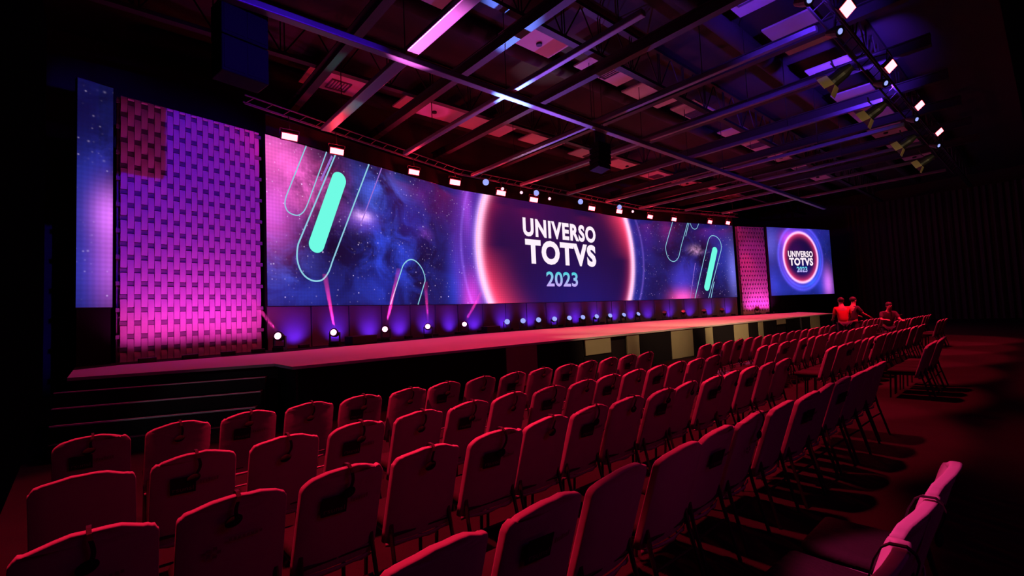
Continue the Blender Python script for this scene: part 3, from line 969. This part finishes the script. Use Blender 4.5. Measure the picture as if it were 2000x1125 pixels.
# black cloth added behind the lamps, so their light on it imitates red halos
bd = empty('halo_cloth', (18, 16.4, 7.25), label='black cloth added above the video wall to catch red lamp halos', cat='cloth')
for key in ('left', 'mid', 'right'):
    a, t, n, L, s0 = facet(key)
    g = fmap(key)
    mb = MB()
    nn_ = int(L / 0.12)
    pf = [(s0 + L * k / nn_, 0.02 + 0.012 * math.sin(k * 1.1)) for k in range(nn_ + 1)]
    lo = [mb.bm.verts.new(g(s_, ZT + 0.03, d_) - bd.location) for s_, d_ in pf]
    hi = [mb.bm.verts.new(g(s_, ZT + 0.60, d_ * 0.6) - bd.location) for s_, d_ in pf]
    for k in range(nn_):
        mb.bm.faces.new((lo[k], lo[k + 1], hi[k + 1], hi[k]))
    o = mb.build('cloth', 'border', bd)
    sd = o.modifiers.new('thick', 'SOLIDIFY')
    sd.thickness = 0.01
for k, p in enumerate(reds):
    d = bpy.data.lights.new('red_halo_fill', 'POINT')  # added point light before each panel, reddens the cloth behind it
    d.color = (1, 0.015, 0.035)
    d.energy = 70 if k else 22
    d.shadow_soft_size = 0.05
    o = bpy.data.objects.new('red_halo_fill', d)
    C.objects.link(o)
    o.location = (p[0], p[1] - 0.16, p[2])

# ------------------------------------------------------------------ audience bar, upper right
abar = empty('lighting_bar', (16, 2.6, 7.35), label='lighting bar hanging over the audience at upper right', cat='lighting bar')
mb = MB()
for dy, dz in ((-0.15, 0), (0.15, 0), (0, 0.25)):
    mb.tube([(-12, dy, dz), (14, dy, dz)], 0.025, 6)
for k in range(52):
    x = -12 + k * 0.5
    mb.tube([(x, -0.15, 0), (x + 0.25, 0, 0.25)], 0.010, 4)
    mb.tube([(x, 0.15, 0), (x + 0.25, 0, 0.25)], 0.010, 4)
mb.build('truss', 'steel', abar)
for k, x in enumerate((10.27, 13.69, 17.18, 20.53)):
    o = empty('red_led_panel', (x, 2.13, 7.0), (R(50), 0, 0), nm[k] + ' diamond-looking red panel light from the top along audience bar', 'stage light', 'red panel lights over the audience')
    MB().box((0, 0.05, 0), (0.47, 0.09, 0.25), bev=0.01).build('housing', 'metalb', o)
    MB().box((0, 0, 0), (0.42, 0.014, 0.20)).build('led_face', 'red_led', o)
    b = MB()
    b.bar((-0.24, 0.05, 0), (-0.24, 0.25, 0.2), 0.02, 0.02)
    b.bar((0.24, 0.05, 0), (0.24, 0.25, 0.2), 0.02, 0.02)
    b.bar((-0.24, 0.25, 0.2), (0.24, 0.25, 0.2), 0.02, 0.02)
    b.build('yoke', 'metalb', o)
    add_hanger(o, (0, 0.25, 0.2), 7.36, 0.313)
for k, (x, y) in enumerate(((9.38, 2.55), (10.98, 2.5), (14.57, 2.46), (18.33, 2.44), (22.24, 2.43))):
    o = empty('hanging_spotlight', (x, y, 7.0), (R(25), 0, R(-25)), nm[k] + ' small blue-white lamp from the top along audience bar', 'stage light', 'small lamps over the audience')
    MB().tube([(0, 0.2, 0), (0, 0.05, 0), (0, -0.09, 0)], [0.06, 0.10, 0.11], 12).build('body', 'metalb', o)
    MB().tube([(0, -0.091, 0), (0, -0.10, 0)], 0.055, 14).build('lens', 'blue_led', o)
    MB().bar((0, 0.05, 0.08), (0, 0.15, 0.35), 0.03, 0.03, (0, 1, 0)).build('clamp', 'metalb', o)
for k, x in enumerate((13.1, 16.4, 20.6, 24.1)):
    o = empty('barn_door_spotlight', (x, 3.0, 6.95), (R(-28), 0, R(0)), nm[k] + ' black lamp with brassy barn doors from the top along audience bar', 'stage light', 'barn door lamps over the audience')
    MB().tube([(0, -0.30, 0), (0, -0.12, 0), (0, 0.10, 0), (0, 0.16, 0)], [0.08, 0.15, 0.16, 0.17], 14).build('body', 'metalb', o)
    for s, (c, d, r_) in enumerate(((( 0, 0.25, -0.24), (0.30, 0.24, 0.008), (R(-38), 0, 0)), ((0, 0.25, 0.24), (0.30, 0.24, 0.008), (R(38), 0, 0)),
                                  ((-0.24, 0.25, 0), (0.008, 0.24, 0.30), (0, 0, R(38))), ((0.24, 0.25, 0), (0.008, 0.24, 0.30), (0, 0, R(-38))))):
        from mathutils import Euler
        MB().box(c, d, Euler(r_).to_matrix()).build('barn_door', 'barn' if s in (0, 2) else 'metalb', o)
    b = MB()
    b.bar((-0.20, -0.1, 0), (-0.20, -0.05, 0.30), 0.025, 0.012, (0, 1, 0))
    b.bar((0.20, -0.1, 0), (0.20, -0.05, 0.30), 0.025, 0.012, (0, 1, 0))
    b.bar((-0.20, -0.05, 0.30), (0.20, -0.05, 0.30), 0.025, 0.012)
    b.tube([(0, -0.05, 0.30), (0, -0.1, 0.46)], 0.02, 6)
    b.build('yoke', 'metalb', o)
    cz = MB()
    cz.tube([(0.1, -0.2, 0.05), (0.25, -0.35, -0.1), (0.32, -0.4, 0.1), (0.3, -0.42, 0.35)], 0.012, 6)
    cz.build('cable', 'strap', o)
    spot('barn_door_fill', (x - 0.9, 2.3, 6.5), (x, 3.1, 7.0), (1, 0.75, 0.35), 14.0, 60, 0.6, 0.03)  # added warm spot per lamp, only to brighten its barn doors

# ------------------------------------------------------------------ overhead profiles
def rail(a, b, w_, h_, label, mat='alu'):
    c = Vector(((a[0] + b[0]) / 2, (a[1] + b[1]) / 2, a[2]))
    o = MB().bar(tuple(Vector(a) - c), tuple(Vector(b) - c), w_, h_).build('ceiling_rail', mat)
    o.location = c
    bv = o.modifiers.new('bevel', 'BEVEL')
    bv.width = 0.02
    bv.segments = 2
    return tag(o, label, 'rail')
rail((-0.8, 9.1, 7.45), (34, 9.1, 7.45), 0.20, 0.14, 'longest metal ceiling rail, running along the hall and crossing all the others')
rl = [(5.15, 0.30, 'first'), (8.15, 0.16, 'second'), (11.7, 0.14, 'third'), (14.45, 0.14, 'fourth'), (17.6, 0.14, 'fifth'), (20.7, 0.14, 'sixth'), (23.8, 0.14, 'seventh'), (26.9, 0.14, 'eighth'), (30.0, 0.14, 'ninth')]
for x, w_, nn in rl:
    ye = 14.3 if x < 6 else (14.9 if x < 9 else 15.7)
    if x > 25:
        ye = 15.0 - (x - 25) * 0.26
    rail((x, 3.0 if x > 9 else 5.0, 7.45 + 0.145), (x, ye, 7.45 + 0.145), w_, 0.13, nn + ' crosswise metal ceiling rail counted from the left')
    # drop rods
    for yy, wh in ((5.6, 'audience'), (9.25, 'middle'), (13.0, 'stage')):
        o = MB().tube([(0, 0, 0), (0, 0, 2.63)], 0.012, 6).build('suspension_rod', 'steel')
        o.location = (x, yy, 7.67)
        tag(o, 'thin rod holding the %s ceiling rail from left, %s end' % (nn, wh), 'rod', 'rods holding the ceiling rails')
for k, x in enumerate((4.6, 7.7, 10.8, 13.9, 17.0, 20.1, 23.2, 26.3, 29.4)):
    o = MB()
    o.box((0, 0, 0), (0.22, 15.5, 0.03)).box((0, 0, 0.30), (0.22, 15.5, 0.03)).box((0, 0, 0.15), (0.03, 15.5, 0.30))
    o = o.build('roof_beam', 'steel')
    o.location = (x, 9.5, 8.5)
    struct(o)
for k, (y, x0) in enumerate(((3.3, 8.5), (8.1, 1.5), (13.2, -1.0))):
    root = empty('roof_truss', (x0, y, 8.95))
    struct(root)
    Lx = 44 - x0
    o = MB()
    o.box((Lx / 2, 0, 0), (Lx, 0.20, 0.10)).build('bottom_chord', 'steel', root)
    MB().box((Lx / 2, 0, 1.2), (Lx, 0.20, 0.10)).build('top_chord', 'steel', root)
    o = MB()
    n_ = int(Lx / 1.55)
    for j in range(n_):
        x = j * 1.55
        for dx in (-0.05, 0.05):
            o.tube([(x + dx, 0, 0), (x + dx, 0, 1.2)], 0.018, 5)
        o.tube([(x, 0, 0), (x + 0.775, 0, 1.2)], 0.022, 5)
        o.tube([(x + 1.55, 0, 0), (x + 0.775, 0, 1.2)], 0.022, 5)
    o.build('web', 'steel', root)
# pale ceiling boards between beams, with air grilles
random.seed(3)
cnt = 0
for yb, wd in ((4.6, 1.25), (9.2, 1.05), (15.0, 1.3)):
    for k in range(10):
        x = 4.71 + 3.1 * k
        if yb == 4.6 and x < 9:
            continue
        ln = random.uniform(1.5, 2.6)
        x0 = x + random.uniform(0.0, 2.9 - ln)
        root = empty('ceiling_board', (x0 + ln / 2, yb + random.uniform(-0.15, 0.15), 9.62))
        struct(root)
        MB().box((0, 0, 0), (ln, wd, 0.06), bev=0.01).build('panel', 'tile', root)
        if k % 2 == 0:
            g = MB()
            for u in range(7):
                g.box((-0.3 + u * 0.1, 0.1, -0.05), (0.02, 0.6, 0.03))
            for u in (-0.32, 0.32):
                g.box((u, 0.1, -0.05), (0.03, 0.66, 0.04))
            for u in (-0.22, 0.42):
                g.box((0, u, -0.05), (0.66, 0.03, 0.04))
            g.build('grille', 'alu', root)
        else:
            MB().tube([(0.2, 0.1, -0.03), (0.2, 0.1, -0.09)], 0.09, 12).build('downlight', 'steel', root)
        # duct above
    o = MB().tube([(1.0, yb + 1.4, 10.05), (44, yb + 1.4, 10.05)], 0.26, 14).build('air_duct', 'ceil', smooth=True)
    tag(o, 'long dark round air duct under the roof, %s' % {4.6: 'nearest the audience lamps', 9.2: 'above the stage front', 15.0: 'above the video wall'}[yb], 'duct')

# ceiling colour from lamps pointed upward
CEIL = [((7.0, 12.0, 1.6), (9.6, 9.2, 9.6), (1, 0.10, 0.42), 900, 36), ((12.0, 13.0, 1.6), (14.6, 9.2, 9.6), (1, 0.14, 0.36), 700, 38),
        ((18.0, 14.0, 1.6), (20.5, 9.4, 9.6), (1, 0.05, 0.30), 500, 44), ((9.6, 2.4, 7.3), (15.2, 5.0, 9.6), (0.13, 0.03, 1), 3300, 60),
        ((16.5, 2.4, 7.5), (19.5, 4.8, 9.6), (0.13, 0.03, 1), 3300, 80), ((3.0, 12.0, 1.6), (6.0, 15.2, 9.6), (1, 0.05, 0.45), 320, 34),
        ((22, 14, 1.6), (26, 8, 9.6), (1, 0.04, 0.3), 450, 60)]
for loc, tgt, c, p, dg_ in CEIL:
    spot('ceiling_colour_light', loc, tgt, c, p, dg_, 0.8, 0.1)
# moving-light beams that catch the rails
spot('rail_magenta_beam', (5.18, 13.7, 1.6), (5.15, 8.1, 7.5), (1, 0.16, 0.75), 42000, 13, 0.8, 0.05)
spot('rail_blue_beam', (13.0, 15.0, 1.6), (8.25, 9.1, 7.45), (0.12, 0.22, 1), 30000, 8, 0.8, 0.05)
spot('rail_teal_beam', (7.0, 14.2, 1.6), (5.15, 12.3, 7.5), (0.04, 0.55, 0.5), 1800, 10, 0.8, 0.05)
spot('rail_violet_beam', (16, 15.0, 1.6), (10.5, 9.1, 7.45), (0.32, 0.12, 1), 2800, 46, 0.9, 0.05)
spot('rail_grey_beam', (11.5, 15.0, 1.6), (11.7, 12.2, 7.5), (1, 0.6, 0.75), 2400, 20, 0.9, 0.05)

# ------------------------------------------------------------------ hanging loudspeakers
def speaker_column(loc, n_box, w_, h_, d_, label, yaw, grille=True, curve=0.0):
    o = empty('hanging_loudspeaker', loc, (0, 0, yaw), label, 'loudspeaker')
    z = 0
    y = 0
    for k in range(n_box):
        MB().box((0, y, z - h_ / 2), (w_, d_, h_ - 0.02), Matrix.Rotation(-curve * k, 3, 'X'), bev=0.02).build('cabinet', 'spk', o)
        g = MB()
        for j in (-1, 1):
            g.box((j * w_ * 0.24, y - d_ / 2 - 0.004, z - h_ / 2), (w_ * 0.42, 0.012, h_ * 0.8), Matrix.Rotation(-curve * k, 3, 'X'))
        g.build('front_grille', 'spk', o)
        z -= h_
        y += curve * k * h_
    MB().bar((0, 0, 0.0), (0, 0, 0.4), 0.5, 0.05, (0, 1, 0)).build('flying_frame', 'steel', o)
    r = MB()
    for sx in (-0.2, 0.2):
        r.tube([(sx, 0, 0.3), (sx, 0, 10.2 - loc[2])], 0.01, 6)
    r.build('chain', 'steel', o)
    return o
speaker_column((1.90, 9.5, 7.50), 2, 0.80, 0.68, 0.5, 'large black loudspeaker hanging in front of the near woven tower', R(10))
speaker_column((12.1, 9.3, 7.05), 5, 0.62, 0.17, 0.4, 'dark stacked loudspeaker hanging near the middle rail crossing', R(0), curve=0.05)
spot('speaker_edge_blue', (3.2, 6.6, 8.4), (2.1, 9.4, 7.2), (0.08, 0.05, 1), 22, 40, 0.8, 0.05)

# ------------------------------------------------------------------ chairs
def shell_outline(n=7):
    """backrest cover outline in the chair's x / slant height, from lower left over the top to lower right"""
    w_, h1, r = 0.228, 0.52, 0.062
    hs = h1 - 0.035
    pts = [(-w_, -0.075), (-w_ - 0.002, 0.0), (-w_, 0.12), (-w_ + 0.002, 0.25), (-w_ + 0.004, hs - r)]
    for k in range(1, n):
        a = PI - (PI / 2 - 0.14) * k / (n - 1)
        pts.append((-w_ + 0.004 + r + r * math.cos(a), hs - r + r * math.sin(a)))
    pts += [(-0.10, h1 - 0.010), (-0.05, h1 - 0.002)]
    return pts + [(0.0, h1)] + [(-x, h) for x, h in pts[::-1]]

def back_pt(x, h, d):
    """x across, h up the slanted back, d thickness forward"""
    lean = R(18)
    curve = 0.035 * (x / 0.22) ** 2
    z = 0.425 + h * math.cos(lean)
    y = 0.161 - h * math.sin(lean) + curve + d
    return Vector((x, y, z))

def make_chair(logo, wr):
    rnd = random.Random(wr * 13 + 5)
    t = empty('banquet_chair', (0, 0, 0))
    mb = MB()
    pts = shell_outline()
    n = len(pts)
    cx, cy = 0.0, 0.25
    wob = [rnd.uniform(-0.006, 0.006) for _ in pts]
    layers = []
    for ins, d in ((0.93, 0.000), (0.985, 0.003), (1.0, 0.012), (1.004, 0.022), (1.0, 0.034), (0.98, 0.043), (0.92, 0.046)):
        ring = []
        for i, (x, h) in enumerate(pts):
            xx = cx + (x - cx) * (1 - (1 - ins) * 0.35)
            hh = h if h < 0.3 else cy + (h - cy) * (1 - (1 - ins) * 0.45) + wob[i]
            ring.append(mb.bm.verts.new(back_pt(xx, hh, d)))
        layers.append(ring)
    for a, b in zip(layers, layers[1:]):
        for k in range(n):
            mb.bm.faces.new((a[k], a[(k + 1) % n], b[(k + 1) % n], b[k]))
    # faces: grids across the front and rear with sag folds
    for ring, d0, sgn in ((layers[0], 0.000, -1), (layers[-1], 0.046, 1)):
        half = n // 2
        rows_ = []
        for k in range(half):
            l, r_ = ring[k], ring[n - 1 - k]
            if k == half:
                break
            mid = []
            for j in range(1, 6):
                u = j / 6
                c = l.co.lerp(r_.co, u)
                xx = c.x
                hh = (c.z - 0.425) / math.cos(R(18))
                q = back_pt(xx, hh, d0)
                q.y += sgn * (-0.010 * math.sin(PI * u)) + rnd.uniform(-0.0025, 0.0025)
                mid.append(mb.bm.verts.new(q))
            rows_.append([l] + mid + [r_])
        for a, b in zip(rows_, rows_[1:]):
            for j in range(6):
                mb.bm.faces.new((a[j], a[j + 1], b[j + 1], b[j]))
        top = ring[half]
        a = rows_[-1]
        for j in range(6):
            mb.bm.faces.new((a[j], a[j + 1], top))
    cv = mb.build('backrest_cover', 'cover', t, smooth=True)
    # hem of the cover hanging in a loose edge
    mb = MB()
    ss = [back_pt(-0.222 + 0.444 * k / 10, -0.07, -0.006) for k in range(11)]
    lower = [p + Vector((0, 0.004 - 0.005 * math.sin(k * 2.1 + wr), -0.022 - 0.005 * math.sin(k * 1.3 + wr))) for k, p in enumerate(ss)]
    va = [mb.bm.verts.new(p) for p in ss]
    vb = [mb.bm.verts.new(p) for p in lower]
    for k in range(10):
        mb.bm.faces.new((va[k], va[k + 1], vb[k + 1], vb[k]))
    hem = mb.build('cover_hem', 'cover', t, smooth=True)
    sd = hem.modifiers.new('thick', 'SOLIDIFY')
    sd.thickness = 0.006
    if logo == 1:
        o = MB().plate(lambda u, v, d: back_pt(u, v, -0.0185 - d), [(-0.13, 0.265), (0.0, 0.265), (0.0, 0.375), (-0.13, 0.375)], 0.003).build('logo_patch', 'logo', t)
        me, x0, x1, y0, y1 = text_mesh('rsunsl', 0.0)
        for v in me.vertices:
            v.co = back_pt(-0.118 + (v.co.x - x0) / (x1 - x0) * 0.106, 0.283 + (v.co.y - y0) / (y1 - y0) * 0.028, -0.0235)
        me.materials.clear()
        me.materials.append(M['logotext'])
        q = bpy.data.objects.new('logo_lettering', me)
        C.objects.link(q)
        q.parent = t
        o = MB()
        for k in range(7):
            o.plate(lambda u, v, d: back_pt(u, v, -0.0170 - d), [(0.02 + k * 0.015, 0.312), (0.030 + k * 0.015, 0.312), (0.030 + k * 0.015, 0.330 + 0.006 * (k % 3 == 0)), (0.02 + k * 0.015, 0.330 + 0.006 * (k % 3 == 0))], 0.001)
        o.build('logo_wordmark', 'logotext', t)
    elif logo == 2:
        o = MB()
        for k in range(5):
            a = k * 2 * PI / 5
            c, s_ = math.cos(a) * 0.022, math.sin(a) * 0.022
            o.plate(lambda u, v, d: back_pt(u, v, -0.0185 - d), [(-0.09 + c - 0.008, 0.26 + s_ - 0.008), (-0.09 + c + 0.008, 0.26 + s_ - 0.008), (-0.09 + c + 0.008, 0.26 + s_ + 0.008), (-0.09 + c - 0.008, 0.26 + s_ + 0.008)], 0.002)
        for k in range(8):
            o.plate(lambda u, v, d: back_pt(u, v, -0.0170 - d), [(-0.03 + k * 0.018, 0.30), (-0.018 + k * 0.018, 0.30), (-0.018 + k * 0.018, 0.315), (-0.03 + k * 0.018, 0.315)], 0.001)
        o.build('logo_emblem', 'logotext', t)
    # seat
    st = MB()
    st.box((0, 0.405, 0.445), (0.43, 0.43, 0.065), bev=0.028)
    st.build('seat', 'seat', t, smooth=True)
    fr_ = MB()
    fr_.tube([(-0.19, 0.19, 0.40), (0.19, 0.19, 0.40), (0.19, 0.58, 0.40), (-0.19, 0.58, 0.40), (-0.19, 0.19, 0.40)], 0.012, 6)
    fr_.tube([(-0.185, 0.15, 0.25), (0.185, 0.15, 0.25)], 0.009, 6)
    fr_.build('seat_frame', 'leg', t)
    for sx in (-1, 1):
        MB().tube([(sx * 0.195, 0.185, 0.47), (sx * 0.2, 0.165, 0.35), (sx * 0.205, 0.07, 0.0)], 0.013, 8).build('leg', 'leg', t)
        MB().tube([(sx * 0.195, 0.575, 0.415), (sx * 0.2, 0.60, 0.0)], 0.013, 8).build('leg', 'leg', t)
    learn(t)
    return t

protos = {}
used = {}
def place_chair(x, y, logo, label, group, rz=0.0):
    v = (int(x * 7) % 2)
    key = (logo, v)
    if key not in protos:
        protos[key] = make_chair(logo, logo * 3 + v)
        o = protos[key]
    else:
        o = copy_tree(protos[key])
        o.name = 'banquet_chair'
    o.location = (x, y, 0)
    o.rotation_euler = (0, 0, rz)
    tag(o, label, 'chair', group)
    return o

def make_strap(var):
    """thin black strap over the top of a backrest ending in a dark pad on its rear side"""
    t = empty('hanging_strap', (0, 0, 0))
    top = back_pt(0, 0.52, 0.03)
    pts = [back_pt(0.0, 0.36, 0.075), back_pt(0.0, 0.47, 0.078), back_pt(0.0, 0.515, 0.070)]
    pts += [top + Vector((0, 0.022, 0.010)), top + Vector((0, -0.02, 0.013)), back_pt(0.002, 0.515, -0.012)]
    sw = (0.015, -0.012, 0.03)[var]
    for k in range(1, 7):
        u = k / 6
        pts.append(back_pt(sw * math.sin(PI * u * 0.8) + (0.0, 0.0, -0.02)[var] * u, 0.51 - (0.11, 0.085, 0.13)[var] * u, -0.022 - 0.006 * math.sin(PI * u)))
    MB().ribbon(pts, 0.016, 0.005, (1, 0, 0)).build('band', 'strap', t)
    e = pts[-1]
    MB().ell(e + Vector((-0.012, -0.006, -0.018)), (0.075, 0.026, 0.05), 12, Matrix.Rotation(R(-18), 3, 'Y')).build('pad', 'pad', t, smooth=True)
    MB().ell(pts[0] + Vector((0, 0.012, -0.02)), (0.06, 0.024, 0.05), 10).build('pad', 'pad', t, smooth=True)
    learn(t)
    return t
straps = {}
def place_strap(x, y, rz, var, label, group):
    if var not in straps:
        straps[var] = make_strap(var)
        o = straps[var]
    else:
        o = copy_tree(straps[var])
        o.name = 'hanging_strap'
    o.location = (x, y, 0)
    o.rotation_euler = (0, 0, rz)
    tag(o, label, 'strap', group)

def ordn(k):
    return nm[k]
rowsets = [
    # name, block phrase, y, x0, pitch, count, logo pattern, strap pattern
    ('nearest row', 'left block', 1.40, 0.89, 0.5225, 13, {1: 1, 4: 1, 5: 2, 7: 1, 9: 1}, {5}),
    ('second row', 'left block', 2.48, -0.03, 0.510, 15, {0: 2, 1: 2, 2: 1, 4: 1, 6: 1, 8: 1, 10: 1, 12: 1}, set(range(15))),
    ('third row', 'left block', 3.52, -0.07, 0.522, 15, {1: 1, 3: 1, 5: 1, 7: 1, 9: 1, 11: 1}, set(range(1, 15))),
    ('fourth row', 'left block', 4.78, -0.04, 0.526, 15, {0: 1, 2: 1, 4: 1, 6: 1, 8: 1, 10: 1, 13: 1}, set(range(15))),
    ('nearest row', 'middle block', 1.40, 10.34, 0.52, 4, {}, set()),
    ('second row', 'middle block', 2.48, 9.29, 0.516, 17, {2: 1, 5: 1}, {2, 5}),
    ('third row', 'middle block', 3.57, 9.25, 0.52, 17, {2: 1, 4: 1}, {2, 4, 7}),
    ('fourth row', 'middle block', 4.68, 9.27, 0.52, 17, {1: 1, 3: 1}, {1, 3}),
    ('second row', 'far block', 2.50, 20.6, 0.52, 3, {}, set()),
    ('third row', 'far block', 3.60, 20.6, 0.52, 13, {}, set()),
    ('fourth row', 'far block', 4.72, 20.6, 0.52, 15, {}, set()),
]
rn = random.Random(11)
place_chair(1.83, 0.34, 0, 'bright magenta chair bottommost at the lower right edge, strap across it', 'chairs of the rearmost row', R(2))
place_chair(2.34, 0.34, 0, 'bright magenta crumpled chair at the lower right, second from bottom', 'chairs of the rearmost row', R(-2))
place_chair(2.90, 0.33, 0, 'bright magenta chair cut by the right picture edge at lower right', 'chairs of the rearmost row', R(1))
place_strap(1.83, 0.34, R(2), 2, 'black strap across the bottommost magenta chair at lower right', 'straps on the rearmost row')
place_strap(2.34, 0.34, R(-2), 0, 'black strap across the second magenta chair at lower right', 'straps on the rearmost row')
for (row_, blk, y, x0, pt_, cnt_, logos, stp) in rowsets:
    for k in range(cnt_):
        x = x0 + pt_ * k + rn.uniform(-0.012, 0.012)
        yy = y + rn.uniform(-0.02, 0.02)
        rz = R(rn.uniform(-2.5, 2.5))
        lg = logos.get(k, 0)
        look = {0: 'plain covered', 1: 'black-square logo covered', 2: 'faint-emblem covered'}[lg]
        place_chair(x, yy, lg, '%s chair, %s from left in %s, %s' % (look, ordn(k), row_, blk), '%s of chairs in the %s' % (row_, blk), rz)
        if k in stp:
            place_strap(x, yy, rz, rn.choice((0, 1, 2)), 'black strap hanging on %s chair from left in %s, %s' % (ordn(k), row_, blk), 'straps on the %s of the %s' % (row_, blk))

# ------------------------------------------------------------------ people in the far aisle
def skin_obj(name, verts, edges, radii, mat, parent, root=0, sub=2):
    me = bpy.data.meshes.new(name)
    me.from_pydata(verts, edges, [])
    o = bpy.data.objects.new(name, me)
    C.objects.link(o)
    o.parent = parent
    md = o.modifiers.new('skin', 'SKIN')
    md.use_smooth_shade = True
    for i, r in enumerate(radii):
        sv = me.skin_vertices[0].data[i]
        sv.radius = r if isinstance(r, tuple) else (r, r)
        sv.use_root = (i == root)
    ms = o.modifiers.new('subdivision', 'SUBSURF')
    ms.levels = sub
    ms.render_levels = sub
    me.materials.append(M[mat])
    return o

def person(loc, rz, label, shirt, la, ra, bend=0.0, crouch=0.0):
    """la / ra: (elbow, hand) offsets from the shoulder, person faces -y"""
    t = empty('person', loc, (0, 0, rz), label, 'person', 'people in the far aisle')
    dz = -crouch
    P = Vector((0, 0.0, 0.95 + dz))
    ch = P + Vector((0, -0.42 * math.sin(bend), 0.42 * math.cos(bend)))
    nk = ch + Vector((0, -0.15 * math.sin(bend), 0.13))
    hd = nk + Vector((0, -0.03 - 0.1 * math.sin(bend), 0.15))
    V, E, Rr = [], [], []
    def add(p, r, par=None):
        V.append(tuple(p)); Rr.append(r)
        if par is not None:
            E.append((par, len(V) - 1))
        return len(V) - 1
    ip = add(P, (0.15, 0.10))
    ib = add(P.lerp(ch, 0.5), (0.135, 0.10), ip)
    ic = add(ch, (0.15, 0.11), ib)
    ink = add(nk, 0.058, ic)
    ih0 = add(hd + Vector((0, -0.005, -0.05)), (0.068, 0.075), ink)
    ih = add(hd + Vector((0, 0.01, 0.03)), (0.078, 0.095), ih0)
    add(hd + Vector((0, 0.01, 0.09)), (0.06, 0.07), ih)
    hands = {}
    for sx, (el, hn) in ((-1, la), (1, ra)):
        s = add(ch + Vector((sx * 0.19, 0, 0.045)), 0.056, ic)
        e = add(Vector(V[s]) + Vector(el), 0.040, s)
        wv = Vector(V[s]) + Vector(hn)
        w_ = add(wv, 0.026, e)
        dr = (wv - Vector(V[e])).normalized()
        side = dr.cross(Vector((0, 0, 1))).normalized()
        pm = add(wv + dr * 0.05, (0.036, 0.018), w_)
        for q in range(4):
            o_ = (q - 1.5) * 0.019
            ln = (0.06, 0.072, 0.068, 0.052)[q]
            a = add(wv + dr * 0.095 + side * o_, 0.009, pm)
            b = add(wv + dr * (0.095 + ln * 0.55) + side * o_ * 1.1 - Vector((0, 0, 0.008)), 0.008, a)
            add(wv + dr * (0.095 + ln) + side * o_ * 1.1 - Vector((0, 0, 0.024)), 0.007, b)
        a = add(wv + dr * 0.045 + side * 0.040 * sx, 0.010, pm)
        add(wv + dr * 0.08 + side * 0.058 * sx, 0.009, a)
        hands[sx] = (s, e, w_)
    fts = []
    for sx in (-1, 1):
        hip = add(P + Vector((sx * 0.09, 0, -0.06)), 0.085, ip)
        kn = add(Vector((sx * 0.11, -0.03 - crouch * 0.6, 0.50 + dz * 0.5)), 0.058, hip)
        an = add(Vector((sx * 0.12, 0.02, 0.09)), 0.040, kn)
        add(Vector((sx * 0.13, -0.12, 0.04)), 0.035, an)
        fts.append((hip, kn, an))
    skin_obj('body', V, E, Rr, 'skin', t)
    # nose, eyes, mouth
    for sx in (-1, 1):
        MB().ell(hd + Vector((sx * 0.030, -0.083, 0.022)), (0.024, 0.014, 0.013), 8).build('eye', 'eye', t, smooth=True)
        MB().ell(hd + Vector((sx * 0.080, 0.012, 0.0)), (0.022, 0.038, 0.06), 8).build('ear', 'skin', t, smooth=True)
    MB().ell(hd + Vector((0, -0.098, -0.005)), (0.026, 0.036, 0.045), 8).build('nose', 'skin', t, smooth=True)
    MB().ell(hd + Vector((0, -0.082, -0.045)), (0.045, 0.014, 0.012), 8).build('mouth', 'darkshirt', t, smooth=True)
    MB().ell(hd + Vector((0, 0.022, 0.055)), (0.185, 0.215, 0.18), 14).build('hair', 'hair', t, smooth=True)
    # shirt with sleeves
    sv, se, sr_ = [], [], []
    def ad(p, r, par=None):
        sv.append(tuple(p)); sr_.append(r)
        if par is not None:
            se.append((par, len(sv) - 1))
        return len(sv) - 1
    a = ad(P + Vector((0, 0, -0.04)), (0.175, 0.125))
    b = ad(P.lerp(ch, 0.5), (0.16, 0.125), a)
    c = ad(ch, (0.175, 0.13), b)
    ad(nk - Vector((0, 0, 0.03)), 0.072, c)
    for sx in (-1, 1):
        s, e, w_ = hands[sx]
        d = ad(V[s], 0.075, c)
        ad(Vector(V[s]).lerp(Vector(V[e]), 0.85), 0.058, d)
    skin_obj('shirt', sv, se, sr_, shirt, t)
    # trousers
    sv, se, sr_ = [], [], []
    a = ad(P + Vector((0, 0, 0.03)), (0.165, 0.115))
    for hip, kn, an in fts:
        b = ad(V[hip], 0.10, a)
        c = ad(V[kn], 0.074, b)
        ad(Vector(V[an]) + Vector((0, 0, 0.0)), 0.062, c)
    skin_obj('trousers', sv, se, sr_, 'trousers', t)
    for sx in (-1, 1):
        MB().box((sx * 0.125, -0.05, 0.045), (0.10, 0.28, 0.09), bev=0.03).build('shoe', 'leg', t, smooth=True)
    return t
person((18.75, 4.75, 0), R(120), 'person in red shirt and dark trousers standing beside the stage end', 'redshirt', ((-0.05, -0.05, -0.27), (-0.04, -0.25, -0.42)), ((0.05, -0.05, -0.27), (0.02, -0.28, -0.35)), 0.12)
person((19.3, 4.62, 0), R(60), 'person in dark clothes reaching out, behind the red-shirted person', 'darkshirt', ((-0.06, -0.12, -0.2), (-0.02, -0.38, -0.3)), ((0.06, -0.12, -0.2), (0.02, -0.40, -0.28)), 0.1)
person((19.8, 3.78, 0), R(-60), 'rightmost person in dark clothes stooping with forearms out', 'darkshirt', ((-0.06, -0.12, -0.2), (-0.02, -0.38, -0.2)), ((0.06, -0.12, -0.2), (0.02, -0.40, -0.22)), 0.35, 0.2)
